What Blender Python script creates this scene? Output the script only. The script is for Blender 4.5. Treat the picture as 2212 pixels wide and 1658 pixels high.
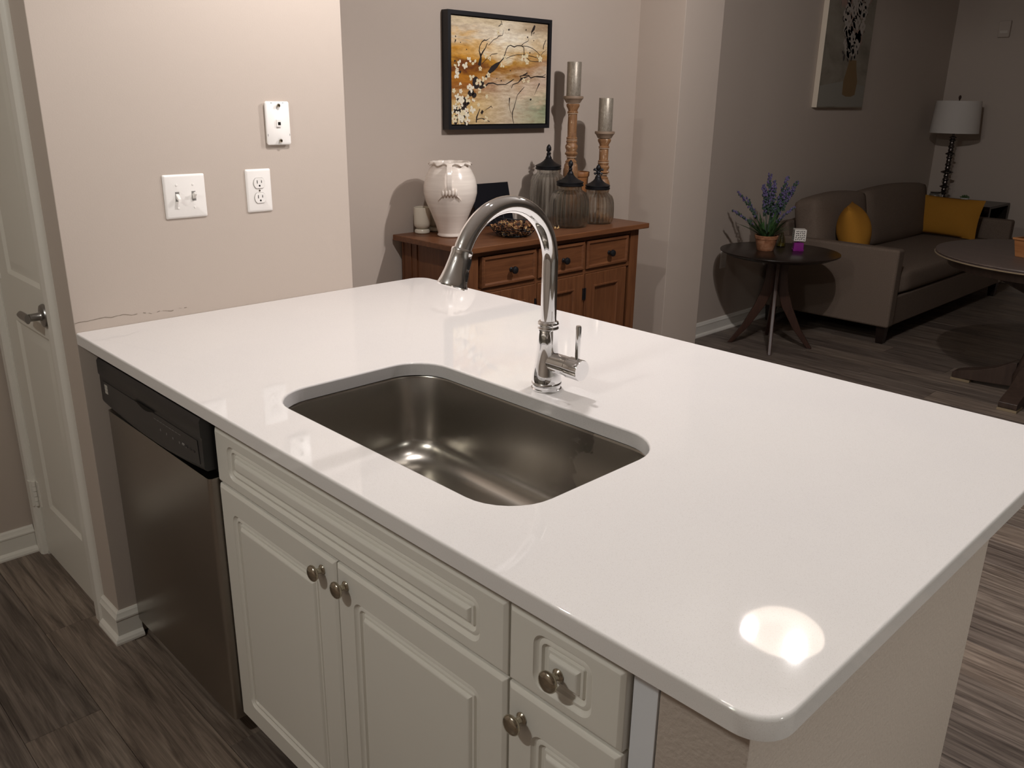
import bpy, bmesh, math, random
from mathutils import Vector, Matrix

# ------------------------------------------------------------------ clear
for o in list(bpy.data.objects):
    bpy.data.objects.remove(o, do_unlink=True)
SC = bpy.context.scene
COL = SC.collection
R = math.radians
PI = math.pi
random.seed(7)

# ------------------------------------------------------------------ camera
CAM_POS = Vector((2.2553, -0.6607, 1.4985))
YAW, PITCH, ROLL, FPX = 0.7921, 0.3267, 0.0165, 1822.66
fw = Vector((-math.sin(YAW) * math.cos(PITCH), math.cos(YAW) * math.cos(PITCH), -math.sin(PITCH)))
rt = Vector((math.cos(YAW), math.sin(YAW), 0))
up = rt.cross(fw)
r2 = math.cos(ROLL) * rt + math.sin(ROLL) * up
u2 = -math.sin(ROLL) * rt + math.cos(ROLL) * up
cd = bpy.data.cameras.new('camera')
cam = bpy.data.objects.new('camera', cd)
COL.objects.link(cam)
cam.matrix_world = Matrix((
    (r2.x, u2.x, -fw.x, CAM_POS.x), (r2.y, u2.y, -fw.y, CAM_POS.y),
    (r2.z, u2.z, -fw.z, CAM_POS.z), (0, 0, 0, 1)))
cd.sensor_fit = 'HORIZONTAL'
cd.sensor_width = 36.0
cd.lens = FPX / 2212 * 36.0
cd.clip_start = 0.02
SC.camera = cam

# ------------------------------------------------------------------ world, exposure, lamps' settings
W = bpy.data.worlds.new('night')
SC.world = W
W.use_nodes = True
W.node_tree.nodes['Background'].inputs[0].default_value = (0.012, 0.013, 0.018, 1)
W.node_tree.nodes['Background'].inputs[1].default_value = 1.0
VS = SC.view_settings
VS.view_transform = 'Standard'
VS.look = 'None'
VS.exposure = 0.14
VS.gamma = 1.0
VS.use_curve_mapping = False
SC.cycles.max_bounces = 9
SC.cycles.transmission_bounces = 8
SC.cycles.glossy_bounces = 4
SC.cycles.diffuse_bounces = 4
SC.cycles.transparent_max_bounces = 10
SC.cycles.use_adaptive_sampling = True
SC.cycles.adaptive_threshold = 0.05
SC.cycles.use_denoising = True
SC.cycles.caustics_refractive = False
SC.cycles.caustics_reflective = False
SC.cycles.sample_clamp_indirect = 4.0

WARM = (1.0, 0.945, 0.92)
KITCHEN = (1.0, 0.995, 0.93)
# ceiling lights: x, y, bulbs [(dx, dy, dz, watts)], label
CEIL = 2.44
CEILING_LAMPS = [
    (0.95, 2.20, [(0.085, -0.055, -0.062, 64), (-0.115, -0.065, -0.058, 16)],
     'frosted glass dome ceiling light over the dining area'),
    (1.15, -1.50, [(0.05, 0.03, -0.05, 24), (-0.05, -0.03, -0.05, 18)],
     'frosted glass dome ceiling light over the kitchen floor'),
]
# track light above the island: rail ends and heads (x, y, watts)
TRACK_Y, TRACK_HEADS = 0.66, [(0.68, 38), (1.30, 7)]
# recessed downlight off the end of the island: x, y, watts
DOWNLIGHT = (4.60, 0.55, 270)

# ------------------------------------------------------------------ materials
def new_mat(name):
    m = bpy.data.materials.new(name)
    m.use_nodes = True
    nt = m.node_tree
    return m, nt, nt.nodes['Principled BSDF']

def pbr(name, col, rough=0.5, metal=0.0, spec=0.5, **kw):
    m, nt, b = new_mat(name)
    b.inputs['Base Color'].default_value = (*col, 1)
    b.inputs['Roughness'].default_value = rough
    b.inputs['Metallic'].default_value = metal
    b.inputs['Specular IOR Level'].default_value = spec
    for k, v in kw.items():
        b.inputs[k].default_value = v
    return m

def node(nt, typ, **kw):
    n = nt.nodes.new(typ)
    for k, v in kw.items():
        setattr(n, k, v)
    return n

def coords(nt, kind='Object', scale=(1, 1, 1), rot=(0, 0, 0)):
    tc = node(nt, 'ShaderNodeTexCoord')
    mp = node(nt, 'ShaderNodeMapping')
    mp.inputs['Scale'].default_value = scale
    mp.inputs['Rotation'].default_value = rot
    nt.links.new(tc.outputs[kind], mp.inputs['Vector'])
    return mp.outputs['Vector']

def noise(nt, vec, scale, detail=4, rough=0.5, dist=0.0):
    n = node(nt, 'ShaderNodeTexNoise')
    n.inputs['Scale'].default_value = scale
    n.inputs['Detail'].default_value = detail
    n.inputs['Roughness'].default_value = rough
    n.inputs['Distortion'].default_value = dist
    nt.links.new(vec, n.inputs['Vector'])
    return n.outputs['Fac']

def ramp(nt, fac, stops, interp='LINEAR'):
    r = node(nt, 'ShaderNodeValToRGB')
    r.color_ramp.interpolation = interp
    els = r.color_ramp.elements
    while len(els) < len(stops):
        els.new(0.5)
    for e, (p, c) in zip(els, stops):
        e.position = p
        e.color = (*c, 1) if len(c) == 3 else c
    nt.links.new(fac, r.inputs['Fac'])
    return r.outputs['Color']

def bump(nt, b, fac, strength=0.2, dist=0.002):
    n = node(nt, 'ShaderNodeBump')
    n.inputs['Strength'].default_value = strength
    n.inputs['Distance'].default_value = dist
    nt.links.new(fac, n.inputs['Height'])
    nt.links.new(n.outputs['Normal'], b.inputs['Normal'])

def mixc(nt, fac, a, b, mode='MIX'):
    n = node(nt, 'ShaderNodeMix', data_type='RGBA', blend_type=mode)
    for s, v in ((0, fac), (6, a), (7, b)):
        if isinstance(v, (int, float)):
            n.inputs[s].default_value = v
        elif isinstance(v, tuple):
            n.inputs[s].default_value = (*v, 1)
        else:
            nt.links.new(v, n.inputs[s])
    return n.outputs[2]

def wall_paint(name, col, bump_s=0.12, scale=260, dist=0.0012):
    m, nt, b = new_mat(name)
    b.inputs['Base Color'].default_value = (*col, 1)
    b.inputs['Roughness'].default_value = 0.62
    b.inputs['Specular IOR Level'].default_value = 0.3
    v = coords(nt)
    f = noise(nt, v, scale, 3, 0.55)
    bump(nt, b, f, bump_s, dist)
    return m

M = {}
WALLC = (0.51, 0.438, 0.383)
M['wall'] = wall_paint('greige_wall_paint', WALLC)
M['wall_tex'] = wall_paint('textured_greige_wall', WALLC, 0.45, 130, 0.004)
M['ceiling'] = wall_paint('ceiling_white', (0.78, 0.755, 0.73), 0.3, 90, 0.003)
M['low_bounce_wall'] = wall_paint('darkened_wall_paint', (0.34, 0.32, 0.30))  # unseen wall, colour darkened to cut the light it bounces back
M['trim'] = pbr('trim_white', (0.78, 0.75, 0.69), 0.35)
M['door'] = pbr('door_white', (0.74, 0.71, 0.64), 0.4)
M['cab'] = pbr('cabinet_thermofoil_white', (0.74, 0.715, 0.655), 0.38)
M['filler'] = pbr('filler_strip_white', (0.74, 0.76, 0.80), 0.4)
M['plate'] = pbr('white_plastic', (0.86, 0.83, 0.80), 0.3)
M['dark'] = pbr('dark_slot', (0.008, 0.007, 0.006), 0.6, 0.0, 0.2)
M['black_plastic'] = pbr('black_plastic', (0.018, 0.017, 0.018), 0.32)
M['black_gloss'] = pbr('black_glossy_plastic', (0.030, 0.028, 0.028), 0.3)
M['grey_mark'] = pbr('grey_print', (0.22, 0.21, 0.20), 0.5)
M['silver_mark'] = pbr('silver_badge', (0.62, 0.60, 0.55), 0.4, 0.3)
M['chrome'] = pbr('chrome', (0.93, 0.93, 0.94), 0.04, 1.0)
M['nickel'] = pbr('antique_nickel', (0.50, 0.45, 0.36), 0.16, 1.0)
M['satin'] = pbr('satin_nickel', (0.36, 0.35, 0.34), 0.3, 1.0)
M['blackmetal'] = pbr('black_iron', (0.016, 0.016, 0.019), 0.45, 0.6)
M['kick'] = pbr('toe_kick_black', (0.02, 0.018, 0.016), 0.6)
M['caulk'] = pbr('grey_crack', (0.24, 0.20, 0.16), 0.8)

def quartz():
    m, nt, b = new_mat('white_quartz')
    v = coords(nt)
    f = noise(nt, v, 900, 2, 0.6)
    f2 = noise(nt, v, 3.5, 3, 0.5)
    c1 = ramp(nt, f, [(0.30, (0.64, 0.605, 0.58)), (0.42, (0.755, 0.728, 0.71)), (0.9, (0.775, 0.748, 0.73))])
    c2 = ramp(nt, f2, [(0.3, (0.97, 0.97, 0.98)), (0.7, (1, 1, 1))])
    nt.links.new(mixc(nt, 1.0, c1, c2, 'MULTIPLY'), b.inputs['Base Color'])
    b.inputs['Roughness'].default_value = 0.03
    b.inputs['Specular IOR Level'].default_value = 0.55
    return m
M['quartz'] = quartz()

def brushed(name, col, rough, axis_scale, aniso=0.5, mottled=False):
    m, nt, b = new_mat(name)
    b.inputs['Metallic'].default_value = 1.0
    b.inputs['Anisotropic'].default_value = aniso
    v = coords(nt, scale=axis_scale)
    f = noise(nt, v, 60, 4, 0.6)
    c = ramp(nt, f, [(0.25, tuple(x * 0.95 for x in col)), (0.75, tuple(min(1, x * 1.03) for x in col))])
    if mottled:
        v2 = coords(nt)
        s = noise(nt, v2, 7.5, 5, 0.6, 0.4)
        blot = ramp(nt, s, [(0.48, (1, 1, 1)), (0.50, (0.60, 0.585, 0.60)), (0.62, (0.66, 0.64, 0.64)), (0.64, (1, 1, 1))])
        # the water stain sits on one end of the bowl only
        sp = node(nt, 'ShaderNodeSeparateXYZ')
        nt.links.new(v2, sp.inputs[0])
        fx = ramp(nt, sp.outputs['X'], [(0.10, (0, 0, 0)), (0.16, (1, 1, 1))])
        fxs = node(nt, 'ShaderNodeSeparateColor')
        nt.links.new(fx, fxs.inputs[0])
        c = mixc(nt, fxs.outputs[0], c, mixc(nt, 1.0, c, blot, 'MULTIPLY'))
    nt.links.new(c, b.inputs['Base Color'])
    rr = ramp(nt, f, [(0.2, (rough * 0.95,) * 3), (0.8, (rough * 1.05,) * 3)])
    nt.links.new(rr, b.inputs['Roughness'])
    return m
M['steel'] = brushed('brushed_stainless', (0.43, 0.40, 0.36), 0.30, (60, 1, 1))
M['sinksteel'] = brushed('sink_stainless', (0.43, 0.405, 0.365), 0.26, (1, 30, 30), 0.3, True)

def plank_mat(name='grey_oak_plank'):
    m, nt, b = new_mat(name)
    tc = node(nt, 'ShaderNodeTexCoord')
    oi = node(nt, 'ShaderNodeObjectInfo')
    ad = node(nt, 'ShaderNodeVectorMath', operation='MULTIPLY_ADD')
    cmb = node(nt, 'ShaderNodeCombineXYZ')
    for i, k in enumerate((37.0, 17.0, 5.0)):
        mu = node(nt, 'ShaderNodeMath', operation='MULTIPLY')
        mu.inputs[1].default_value = k
        nt.links.new(oi.outputs['Random'], mu.inputs[0])
        nt.links.new(mu.outputs[0], cmb.inputs[i])
    ad.inputs[1].default_value = (1, 1, 1)
    nt.links.new(tc.outputs['Object'], ad.inputs[0])
    nt.links.new(cmb.outputs[0], ad.inputs[2])
    mp = node(nt, 'ShaderNodeMapping')
    mp.inputs['Scale'].default_value = (1.0, 16.0, 1.0)
    nt.links.new(ad.outputs[0], mp.inputs['Vector'])
    f = noise(nt, mp.outputs['Vector'], 3.2, 6, 0.62, 0.8)
    mp2 = node(nt, 'ShaderNodeMapping')
    mp2.inputs['Scale'].default_value = (1.0, 60.0, 1.0)
    nt.links.new(ad.outputs[0], mp2.inputs['Vector'])
    g = noise(nt, mp2.outputs['Vector'], 6, 4, 0.6)
    base = ramp(nt, f, [(0.28, (0.060, 0.047, 0.040)), (0.45, (0.145, 0.118, 0.101)), (0.58, (0.220, 0.184, 0.158)), (0.78, (0.33, 0.285, 0.245))])
    fine = ramp(nt, g, [(0.3, (0.72, 0.70, 0.68)), (0.7, (1.12, 1.1, 1.08))])
    c = mixc(nt, 1.0, base, fine, 'MULTIPLY')
    tone = ramp(nt, oi.outputs['Random'], [(0, (0.78, 0.76, 0.76)), (0.5, (1.0, 0.99, 0.97)), (1, (1.25, 1.2, 1.14))])
    c = mixc(nt, 1.0, c, tone, 'MULTIPLY')
    nt.links.new(c, b.inputs['Base Color'])
    b.inputs['Roughness'].default_value = 0.42
    b.inputs['Specular IOR Level'].default_value = 0.4
    bump(nt, b, g, 0.15, 0.0008)
    return m
M['plank'] = plank_mat()

def wood(name, dark, light, scale=(1, 12, 12), rough=0.4, nscale=5, spec=0.4):
    m, nt, b = new_mat(name)
    v = coords(nt, scale=scale)
    f = noise(nt, v, nscale, 5, 0.6, 0.6)
    c = ramp(nt, f, [(0.25, dark), (0.75, light)])
    nt.links.new(c, b.inputs['Base Color'])
    b.inputs['Roughness'].default_value = rough
    b.inputs['Specular IOR Level'].default_value = spec
    bump(nt, b, f, 0.08, 0.001)
    return m
M['cherry_y'] = wood('cherry_wood_long', (0.092, 0.033, 0.014), (0.185, 0.074, 0.030), (12, 1, 12))
M['cherry_z'] = wood('cherry_wood_upright', (0.092, 0.033, 0.014), (0.185, 0.074, 0.030), (12, 12, 1))
M['espresso'] = wood('espresso_wood', (0.010, 0.006, 0.005), (0.022, 0.013, 0.010), (1, 8, 8), 0.28)
M['walnut'] = wood('walnut_leg', (0.030, 0.012, 0.008), (0.060, 0.026, 0.016), (8, 8, 1), 0.4)
M['table_wood'] = wood('weathered_table_top', (0.060, 0.043, 0.037), (0.110, 0.083, 0.072), (1, 10, 1), 0.4)
M['table_dark'] = wood('table_pedestal_brown', (0.035, 0.022, 0.017), (0.070, 0.045, 0.034), (6, 6, 1), 0.45)
M['gold_edge'] = pbr('worn_gold_edge', (0.30, 0.235, 0.15), 0.4, 0.2)
M['box_wood'] = wood('orange_wood_box', (0.22, 0.085, 0.028), (0.40, 0.18, 0.07), (1, 8, 8), 0.5)

def turned_wood():
    m, nt, b = new_mat('distressed_turned_wood')
    v = coords(nt, scale=(9, 9, 2))
    f = noise(nt, v, 9, 5, 0.6, 0.5)
    v2 = coords(nt, scale=(1, 1, 1))
    g = noise(nt, v2, 55, 3, 0.6)
    c = ramp(nt, f, [(0.25, (0.155, 0.068, 0.028)), (0.6, (0.30, 0.155, 0.07)), (0.8, (0.40, 0.25, 0.14))])
    w = ramp(nt, g, [(0.60, (0, 0, 0)), (0.72, (1, 1, 1))])
    ws = node(nt, 'ShaderNodeSeparateColor')
    nt.links.new(w, ws.inputs[0])
    c = mixc(nt, ws.outputs[0], c, (0.62, 0.47, 0.34))
    nt.links.new(c, b.inputs['Base Color'])
    b.inputs['Roughness'].default_value = 0.5
    return m
M['turned'] = turned_wood()
M['turned_pale'] = pbr('whitewashed_wood_ring', (0.55, 0.40, 0.28), 0.6)
M['cup_wood'] = pbr('greyed_candle_cup_wood', (0.26, 0.185, 0.13), 0.5)

def candle_mat():
    m, nt, b = new_mat('brushed_champagne_candle')
    v = coords(nt, scale=(1, 1, 0.35), rot=(0.5, 0.35, 0))
    f = noise(nt, v, 160, 4, 0.65, 1.5)
    c = ramp(nt, f, [(0.3, (0.21, 0.18, 0.145)), (0.62, (0.36, 0.32, 0.265)), (0.75, (0.62, 0.57, 0.50))])
    nt.links.new(c, b.inputs['Base Color'])
    b.inputs['Metallic'].default_value = 0.35
    b.inputs['Roughness'].default_value = 0.38
    bump(nt, b, f, 0.4, 0.001)
    return m
M['candle'] = candle_mat()

def ceramic(name, a, bcol, rough=0.2):
    m, nt, b = new_mat(name)
    v = coords(nt, scale=(1, 1, 22))
    f = noise(nt, v, 4, 4, 0.6)
    c = ramp(nt, f, [(0.35, a), (0.65, bcol)])
    nt.links.new(c, b.inputs['Base Color'])
    b.inputs['Roughness'].default_value = rough
    bump(nt, b, f, 0.1, 0.002)
    return m
M['vase'] = ceramic('cream_glazed_ceramic', (0.79, 0.715, 0.65), (0.87, 0.80, 0.73), 0.18)
M['mug'] = pbr('cream_mug_glaze', (0.70, 0.655, 0.55), 0.22)

def glass(name, col, rough=0.0, ior=1.48):
    m, nt, b = new_mat(name)
    b.inputs['Base Color'].default_value = (*col, 1)
    b.inputs['Roughness'].default_value = rough
    b.inputs['Transmission Weight'].default_value = 1.0
    b.inputs['IOR'].default_value = ior
    return m

def thin_glass(name, tint, gloss=0.08, rough=0.03):
    m = bpy.data.materials.new(name)
    m.use_nodes = True
    nt = m.node_tree
    nt.nodes.clear()
    out = node(nt, 'ShaderNodeOutputMaterial')
    tr = node(nt, 'ShaderNodeBsdfTransparent')
    tr.inputs[0].default_value = (*tint, 1)
    gl = node(nt, 'ShaderNodeBsdfGlossy')
    gl.inputs['Roughness'].default_value = rough
    lw = node(nt, 'ShaderNodeLayerWeight')
    pw = node(nt, 'ShaderNodeMath', operation='POWER')
    pw.inputs[1].default_value = 3.0
    nt.links.new(lw.outputs['Facing'], pw.inputs[0])
    fr = node(nt, 'ShaderNodeMath', operation='MULTIPLY_ADD')
    fr.inputs[1].default_value = 0.75
    fr.inputs[2].default_value = gloss
    nt.links.new(pw.outputs[0], fr.inputs[0])
    mx = node(nt, 'ShaderNodeMixShader')
    nt.links.new(fr.outputs[0], mx.inputs[0])
    nt.links.new(tr.outputs[0], mx.inputs[1])
    nt.links.new(gl.outputs[0], mx.inputs[2])
    nt.links.new(mx.outputs[0], out.inputs[0])
    return m
def jar_glass():
    m = bpy.data.materials.new('ribbed_jar_glass')
    m.use_nodes = True
    nt = m.node_tree
    nt.nodes.clear()
    out = node(nt, 'ShaderNodeOutputMaterial')
    tr = node(nt, 'ShaderNodeBsdfTransparent')
    tr.inputs[0].default_value = (0.93, 0.935, 0.925, 1)
    gl = node(nt, 'ShaderNodeBsdfGlass')
    gl.inputs['Color'].default_value = (0.95, 0.955, 0.94, 1)
    gl.inputs['Roughness'].default_value = 0.0
    gl.inputs['IOR'].default_value = 1.42
    mx = node(nt, 'ShaderNodeMixShader')
    mx.inputs[0].default_value = 0.55
    nt.links.new(tr.outputs[0], mx.inputs[1])
    nt.links.new(gl.outputs[0], mx.inputs[2])
    nt.links.new(mx.outputs[0], out.inputs[0])
    return m
M['jar'] = jar_glass()
M['glass_green'] = thin_glass('clear_bottle_glass', (0.75, 0.75, 0.60))
M['glass_magenta'] = pbr('magenta_glass', (0.36, 0.035, 0.34), 0.08, **{'Transmission Weight': 0.35})
M['magenta_core'] = pbr('magenta_liquid', (0.45, 0.06, 0.42), 0.3)
M['oil'] = pbr('amber_oil', (0.35, 0.28, 0.09), 0.3)

def fabric(name, a, b_, scale=420, rough=0.9, bs=0.25):
    m, nt, b = new_mat(name)
    v = coords(nt)
    f = noise(nt, v, scale, 2, 0.6)
    c = ramp(nt, f, [(0.3, a), (0.7, b_)])
    nt.links.new(c, b.inputs['Base Color'])
    b.inputs['Roughness'].default_value = rough
    b.inputs['Specular IOR Level'].default_value = 0.15
    bump(nt, b, f, bs, 0.002)
    return m
M['sofa'] = fabric('taupe_sofa_fabric', (0.135, 0.102, 0.080), (0.205, 0.158, 0.126), 300)
M['mustard'] = fabric('mustard_velvet', (0.36, 0.165, 0.022), (0.43, 0.205, 0.032), 500)
M['shade'] = pbr('linen_lamp_shade', (0.62, 0.585, 0.55), 0.85)
M['lamp_metal'] = pbr('dark_lamp_metal', (0.10, 0.085, 0.08), 0.22, 0.9)
M['mercury'] = pbr('mercury_glass', (0.45, 0.46, 0.45), 0.15, 0.9)
M['terracotta'] = None

def terracotta():
    m, nt, b = new_mat('aged_terracotta')
    v = coords(nt)
    f = noise(nt, v, 28, 5, 0.65, 0.6)
    c = ramp(nt, f, [(0.3, (0.20, 0.075, 0.035)), (0.5, (0.36, 0.155, 0.075)), (0.75, (0.50, 0.27, 0.16))])
    nt.links.new(c, b.inputs['Base Color'])
    b.inputs['Roughness'].default_value = 0.8
    return m
M['terracotta'] = terracotta()
M['soil'] = pbr('potting_soil', (0.03, 0.02, 0.014), 0.9)
M['leaf'] = fabric('lavender_leaf', (0.035, 0.085, 0.028), (0.085, 0.165, 0.060), 60, 0.5, 0.05)
M['bluegreen'] = fabric('lavender_spike_leaf', (0.030, 0.060, 0.045), (0.075, 0.115, 0.085), 90, 0.6, 0.05)
M['floret'] = fabric('lavender_floret', (0.065, 0.050, 0.13), (0.20, 0.165, 0.32), 120, 0.7, 0.05)
M['succulent'] = pbr('succulent_green', (0.07, 0.12, 0.045), 0.5)
M['white_pot'] = pbr('white_pot', (0.6, 0.58, 0.56), 0.35)
M['cube_white'] = pbr('white_cube', (0.78, 0.75, 0.70), 0.4)
M['black_board'] = pbr('black_board', (0.005, 0.005, 0.008), 0.6, 0.0, 0.15)
M['frame_black'] = pbr('black_frame', (0.012, 0.012, 0.015), 0.38)
M['paint_black'] = pbr('paint_dark_branch', (0.022, 0.014, 0.012), 0.5)
M['paint_cream'] = pbr('paint_cream_petal', (0.80, 0.70, 0.47), 0.5)
M['paint_white'] = pbr('paint_pale_petal', (0.86, 0.80, 0.64), 0.5)
M['paint_eye'] = pbr('paint_blossom_eye', (0.40, 0.13, 0.05), 0.5)
M['canvas_edge'] = pbr('canvas_edge', (0.72, 0.63, 0.52), 0.7)

def abstract_canvas():
    # generic warm abstract sky; local x runs 0..1 across the canvas, y 0..1 up it
    m, nt, b = new_mat('abstract_gold_and_cream_painting')
    tc = node(nt, 'ShaderNodeTexCoord')
    vec = tc.outputs['Generated']
    sp = node(nt, 'ShaderNodeSeparateXYZ')
    nt.links.new(vec, sp.inputs[0])
    U, V = sp.outputs['Y'], sp.outputs['Z']
    mp = node(nt, 'ShaderNodeMapping')
    mp.inputs['Scale'].default_value = (1, 2.2, 6.5)
    nt.links.new(vec, mp.inputs['Vector'])
    n1 = noise(nt, mp.outputs['Vector'], 1.6, 6, 0.6, 0.4)
    n2 = noise(nt, mp.outputs['Vector'], 5.0, 5, 0.65, 0.2)
    def math_(op, a, bb, c=None):
        n = node(nt, 'ShaderNodeMath', operation=op)
        for i, x in enumerate((a, bb, c)):
            if x is None: continue
            if isinstance(x, (int, float)): n.inputs[i].default_value = x
            else: nt.links.new(x, n.inputs[i])
        return n.outputs[0]
    jig = math_('MULTIPLY_ADD', n1, 0.46, -0.23)
    v2 = math_('ADD', V, jig)
    left = ramp(nt, v2, [(0.0, (0.62, 0.47, 0.25)), (0.16, (0.70, 0.50, 0.22)), (0.34, (0.34, 0.12, 0.018)), (0.45, (0.50, 0.21, 0.018)),
                         (0.55, (0.15, 0.038, 0.008)), (0.64, (0.60, 0.29, 0.030)), (0.75, (0.76, 0.50, 0.20)), (0.85, (0.72, 0.62, 0.48)), (1.0, (0.70, 0.60, 0.42))])
    right = ramp(nt, v2, [(0.0, (0.42, 0.44, 0.28)), (0.10, (0.36, 0.40, 0.27)), (0.18, (0.24, 0.29, 0.19)), (0.28, (0.68, 0.58, 0.42)), (0.40, (0.56, 0.42, 0.34)),
                          (0.50, (0.60, 0.50, 0.40)), (0.58, (0.47, 0.28, 0.15)), (0.68, (0.52, 0.31, 0.09)), (0.80, (0.72, 0.61, 0.44)), (1.0, (0.36, 0.26, 0.17))])
    mid = ramp(nt, v2, [(0.0, (0.60, 0.50, 0.38)), (0.2, (0.66, 0.58, 0.46)), (0.38, (0.66, 0.55, 0.42)), (0.47, (0.44, 0.26, 0.09)), (0.55, (0.36, 0.15, 0.022)),
                        (0.63, (0.56, 0.31, 0.055)), (0.72, (0.85, 0.76, 0.57)), (0.82, (0.95, 0.91, 0.80)), (1.0, (0.68, 0.58, 0.42))])
    uj = math_('MULTIPLY_ADD', n2, 0.3, -0.15)
    u2_ = math_('ADD', U, uj)
    f1 = math_('SMOOTHSTEP' if False else 'MULTIPLY_ADD', u2_, 2.6, -0.55)
    f1n = node(nt, 'ShaderNodeClamp'); nt.links.new(f1, f1n.inputs[0])
    f2 = math_('MULTIPLY_ADD', u2_, 2.6, -1.5)
    f2n = node(nt, 'ShaderNodeClamp'); nt.links.new(f2, f2n.inputs[0])
    c = mixc(nt, f1n.outputs[0], left, mid)
    c = mixc(nt, f2n.outputs[0], c, right)
    st = ramp(nt, n2, [(0.3, (0.74, 0.67, 0.60)), (0.6, (1.12, 1.10, 1.06))])
    c = mixc(nt, 1.0, c, st, 'MULTIPLY')
    nt.links.new(c, b.inputs['Base Color'])
    b.inputs['Roughness'].default_value = 0.4
    return m
M['canvas'] = abstract_canvas()

def floral_canvas():
    m, nt, b = new_mat('muted_floral_canvas')
    v = coords(nt, scale=(1, 1, 2))
    f = noise(nt, v, 4, 6, 0.6, 0.4)
    c = ramp(nt, f, [(0.3, (0.17, 0.148, 0.115)), (0.5, (0.24, 0.212, 0.17)), (0.75, (0.30, 0.27, 0.22))])
    nt.links.new(c, b.inputs['Base Color'])
    b.inputs['Roughness'].default_value = 0.7
    return m
M['canvas2'] = floral_canvas()
M['p_ochre'] = pbr('paint_ochre_vase', (0.20, 0.125, 0.055), 0.7)
M['p_petal'] = pbr('paint_pale_grey_petal', (0.40, 0.355, 0.315), 0.7)
M['p_rose'] = pbr('paint_dusty_rose', (0.30, 0.20, 0.165), 0.7)
M['p_leaf'] = pbr('paint_dark_leaf', (0.06, 0.05, 0.045), 0.7)
M['p_cloth'] = pbr('paint_table_cloth', (0.27, 0.255, 0.22), 0.7)

def potpourri_mat():
    m, nt, b = new_mat('potpourri_chips')
    v = coords(nt)
    f = noise(nt, v, 42, 2, 0.5)
    c = ramp(nt, f, [(0.30, (0.02, 0.013, 0.012)), (0.42, (0.14, 0.05, 0.02)), (0.50, (0.30, 0.15, 0.06)), (0.58, (0.55, 0.37, 0.17)), (0.66, (0.06, 0.055, 0.06)), (0.74, (0.33, 0.10, 0.05))], 'CONSTANT')
    nt.links.new(c, b.inputs['Base Color'])
    b.inputs['Roughness'].default_value = 0.8
    return m
M['potpourri'] = potpourri_mat()
M['petal'] = pbr('dried_petal', (0.72, 0.50, 0.24), 0.7)

def dome_mat():
    m = bpy.data.materials.new('frosted_lamp_glass')
    m.use_nodes = True
    nt = m.node_tree
    nt.nodes.clear()
    out = node(nt, 'ShaderNodeOutputMaterial')
    tr = node(nt, 'ShaderNodeBsdfTransparent')
    tl = node(nt, 'ShaderNodeBsdfTranslucent')
    tl.inputs[0].default_value = (0.9, 0.86, 0.80, 1)
    em = node(nt, 'ShaderNodeEmission')
    em.inputs[0].default_value = (1.0, 0.83, 0.68, 1)
    em.inputs[1].default_value = 2.0
    mx = node(nt, 'ShaderNodeMixShader')
    mx.inputs[0].default_value = 0.0012
    ad = node(nt, 'ShaderNodeAddShader')
    nt.links.new(tr.outputs[0], mx.inputs[1])
    nt.links.new(tl.outputs[0], mx.inputs[2])
    nt.links.new(mx.outputs[0], ad.inputs[0])
    nt.links.new(em.outputs[0], ad.inputs[1])
    nt.links.new(ad.outputs[0], out.inputs[0])
    return m
M['dome'] = dome_mat()

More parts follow.
